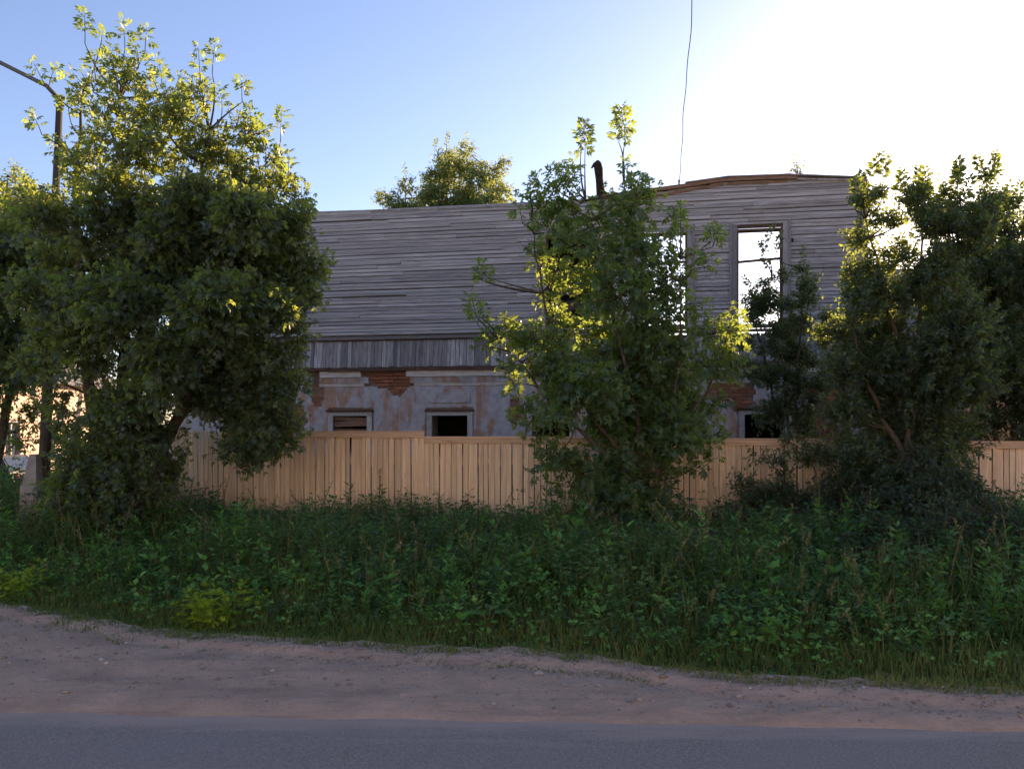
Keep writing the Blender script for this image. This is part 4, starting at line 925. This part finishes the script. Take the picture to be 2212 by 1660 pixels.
# profile, x negative = forward
lower = [(0, .38), (.02, .72), (-.05, 1.0), (-.9, 1.02), (-2.6, .98), (-3.0, .94), (-3.9, .80), (-4.12, .62), (-4.15, .35), (-3.9, .26), (-.2, .26)]
m = MB(); W = .86
def loft(poly, ys, ins):
    n = len(poly); Vv = []; Ff = []
    cx = sum(p[0] for p in poly) / n; cz = sum(p[1] for p in poly) / n
    for y_, k_ in zip(ys, ins):
        for x_, z_ in poly: Vv.append((cx + (x_ - cx) * (1 - k_ * .06), y_, cz + (z_ - cz) * (1 - k_ * .10)))
    for i in range(len(ys) - 1):
        for j in range(n): Ff.append((i*n+j, i*n+(j+1) % n, (i+1)*n+(j+1) % n, (i+1)*n+j))
    Ff.append(tuple(range(n-1, -1, -1))); Ff.append(tuple((len(ys)-1)*n + j for j in range(n)))
    return Vv, Ff
m.add(*loft(lower, (-.86, -.80, .80, .86), (1, 0, 0, 1))); m.build('body', M['car'], car)
m = MB(); m.hexa([(-.08,-.76,1.0),(-.08,.76,1.0),(-2.95,.76,.97),(-2.95,-.76,.97),(-.42,-.60,1.46),(-.42,.60,1.46),(-2.15,.60,1.44),(-2.15,-.60,1.44)]); cb = m.build('cabin', M['car'], car)
for sy in (-1, 1):
    for xa, xb, ta, tb in ((-.35, -1.2, -.58, -1.2), (-1.28, -2.65, -1.28, -2.1)):
        m = MB(); y0, y1 = sy * .752, sy * .625
        m.add([(xa,y0+sy*.004,1.04),(xb,y0+sy*.004,1.04),(tb,y1+sy*.004,1.39),(ta,y1+sy*.004,1.39)], [(0,1,2,3)]); m.build('side_window', M['glass'], cb)
m = MB(); m.add([(-.118,-.66,1.06),(-.118,.66,1.06),(-.355,.56,1.40),(-.355,-.56,1.40)], [(0,1,2,3)]); m.build('rear_window', M['glass'], cb)
m = MB(); m.add([(-2.84,-.66,1.03),(-2.84,.66,1.03),(-2.24,.56,1.40),(-2.24,-.56,1.40)], [(0,1,2,3)]); m.build('windscreen', M['glass'], cb)
for sy in (-1, 1):
    for wx in (-.78, -3.35):
        w = empty('wheel', (wx, sy * .74, .31), parent=car)
        m = MB(); m.tube([(0, -.11, 0), (0, -.09, 0), (0, .09, 0), (0, .11, 0)], [.27, .31, .31, .27], 20); m.build('tyre', M['rubber'], w, smooth=False)
        m = MB(); m.tube([(0, sy * .112, 0), (0, sy * .125, 0)], [.20, .16], 14); m.build('rim', M['alloy'], w)
    m = MB(); m.box(-.02, .025, sy * .5 - .12, sy * .5 + .12, .72, .9); m.build('tail_light', M['lens'], car)

# ------------------------------------------------------------------ peach house across the side street (its sunlit flank shows)
ph = empty('peach_house', (-19.0, 26.5, -.6), math.atan2(17, -1.6)); tag(ph, 'peach rendered house glowing in sun behind the left trees', 'house')
PL, PW, PH = 17.5, 9.0, 4.2
m = MB(); wins = [(1.6 + i * 2.7, 2.7 + i * 2.7) for i in range(6)]
for z0_, z1_ in ((0, 1.1), (1.1, 2.6), (2.6, PH)):
    for a, b in spans(0, PL, z0_, z1_, wins, 1.1, 2.6): m.box(a, b, 0, .3, z0_, z1_)
m.box(0, .3, .301, PW, 0, PH); m.box(PL - .3, PL, .301, PW, 0, PH); m.box(.301, PL - .301, PW - .3, PW, 0, PH); m.build('wall', M['peach'], ph)
for a, b in wins:
    w = empty('window', (0, 0, 0), parent=ph)
    m = MB(); m.box(a, b, .12, .14, 1.1, 2.6); m.build('pane', M['glass'], w)
    for q in ((a, a + .07, 1.1, 2.6), (b - .07, b, 1.1, 2.6), (a + .07, b - .07, 2.53, 2.6), (a + .07, b - .07, 1.1, 1.17), ((a + b) / 2 - .03, (a + b) / 2 + .03, 1.17, 2.53)):
        m = MB(); m.box(q[0], q[1], .06, .119, q[2], q[3]); m.build('window_bar', M['white_wood'], w)
m = MB(); m.prism([(-.5, PH), (PW + .5, PH), (PW / 2, PH + 2.6)], -.4, PL + .4); rf = m.build('roof', M['roof'], ph); rf.rotation_euler = (0, 0, R(90)); rf.scale = (1, -1, 1)
# ------------------------------------------------------------------ timber house added right of the ruin to block the low sun
nh = empty('sun_block_house', (8.9, 18.0, -.1), R(-6)); tag(nh, 'timber house with low roof added right of the ruin to block low sun', 'house')
m = MB(); m.box(0, 13, 0, 8, 0, 3.4); m.build('wall', M['logs'], nh)
m = MB(); m.prism([(-.5, 3.4), (8.5, 3.4), (8.5, 3.5), (4.0, 6.1), (-.5, 3.5)], -.4, 13.4); rf = m.build('roof', M['roof'], nh, (0, 8, 0)); rf.rotation_euler = (0, 0, R(-90))
for a in (1.2, 4.6, 8.2):
    w = empty('window', (0, 0, 0), parent=nh)
    m = MB(); m.box(a, a + 1.0, -.02, .0, 1.3, 2.8); m.build('pane', M['glass'], w)
    for q in ((a - .12, a - .002, 1.2, 2.9), (a + 1.002, a + 1.12, 1.2, 2.9), (a, a + 1, 2.802, 2.9), (a, a + 1, 1.2, 1.298)):
        m = MB(); m.box(q[0], q[1], -.05, .0, q[2], q[3]); m.build('window_bar', M['white_wood'], w)

# ------------------------------------------------------------------ unseen houses added behind the viewer to bounce warm sunlight forward
def bounce_fill_house(x0, x1, y0, h, wallc, label):
    r_ = empty('bounce_fill_house', (x0, y0, -.05)); tag(r_, label, 'house'); L = x1 - x0; D = 8
    n = int(L / 2.6); ws = [(.9 + i * (L - 1.2) / n, 1.9 + i * (L - 1.2) / n) for i in range(n)]
    m = MB(); lev = [(0, 1.0, 0), (1.0, 2.5, 1), (2.5, 4.1, 0), (4.1, 5.6, 1), (5.6, h, 0)]
    for z0_, z1_, op in lev:
        for a, b in (spans(0, L, 0, 1, ws, 0, 1) if op else [(0, L)]): m.box(a, b, -.35, 0, z0_, z1_)
    m.box(0, .3, -D, -.351, 0, h); m.box(L - .3, L, -D, -.351, 0, h); m.box(.301, L - .301, -D, -D + .3, 0, h); m.build('wall', wallc, r_)
    for z0_, z1_ in ((1.0, 2.5), (4.1, 5.6)):
        for a, b in ws:
            w = empty('window', (0, 0, 0), parent=r_)
            m = MB(); m.box(a, b, -.18, -.15, z0_, z1_); m.build('pane', M['glass'], w)
            m = MB(); m.box((a + b) / 2 - .035, (a + b) / 2 + .035, -.149, -.11, z0_ + .001, z1_ - .001); m.build('window_bar', M['white_wood'], w)
    m = MB(); m.prism([(-.5, h), (D + .5, h), (D / 2, h + 2.4)], -.4, L + .4); rf = m.build('roof', M['roof'], r_); rf.rotation_euler = (0, 0, R(-90))
t = NT('cream_render'); n = t.noise(t.coord(), 1.2, 5, .6); M['cream'] = t.base(t.ramp(n, [(.3, (.70, .60, .48)), (.7, (.78, .69, .57))]), .9, .2)
bounce_fill_house(-27, -7.5, -11.5, 6.8, M['cream'], 'unseen cream two-storey house added across the road for warm bounce, left of the viewer')
bounce_fill_house(-5.5, 11, -11.0, 7.2, M['cream'], 'unseen tall cream house added across the road for warm bounce, directly behind the viewer')
bounce_fill_house(13, 32, -11.5, 6.6, M['peach'], 'unseen peach house added across the road for warm bounce, right of the viewer')
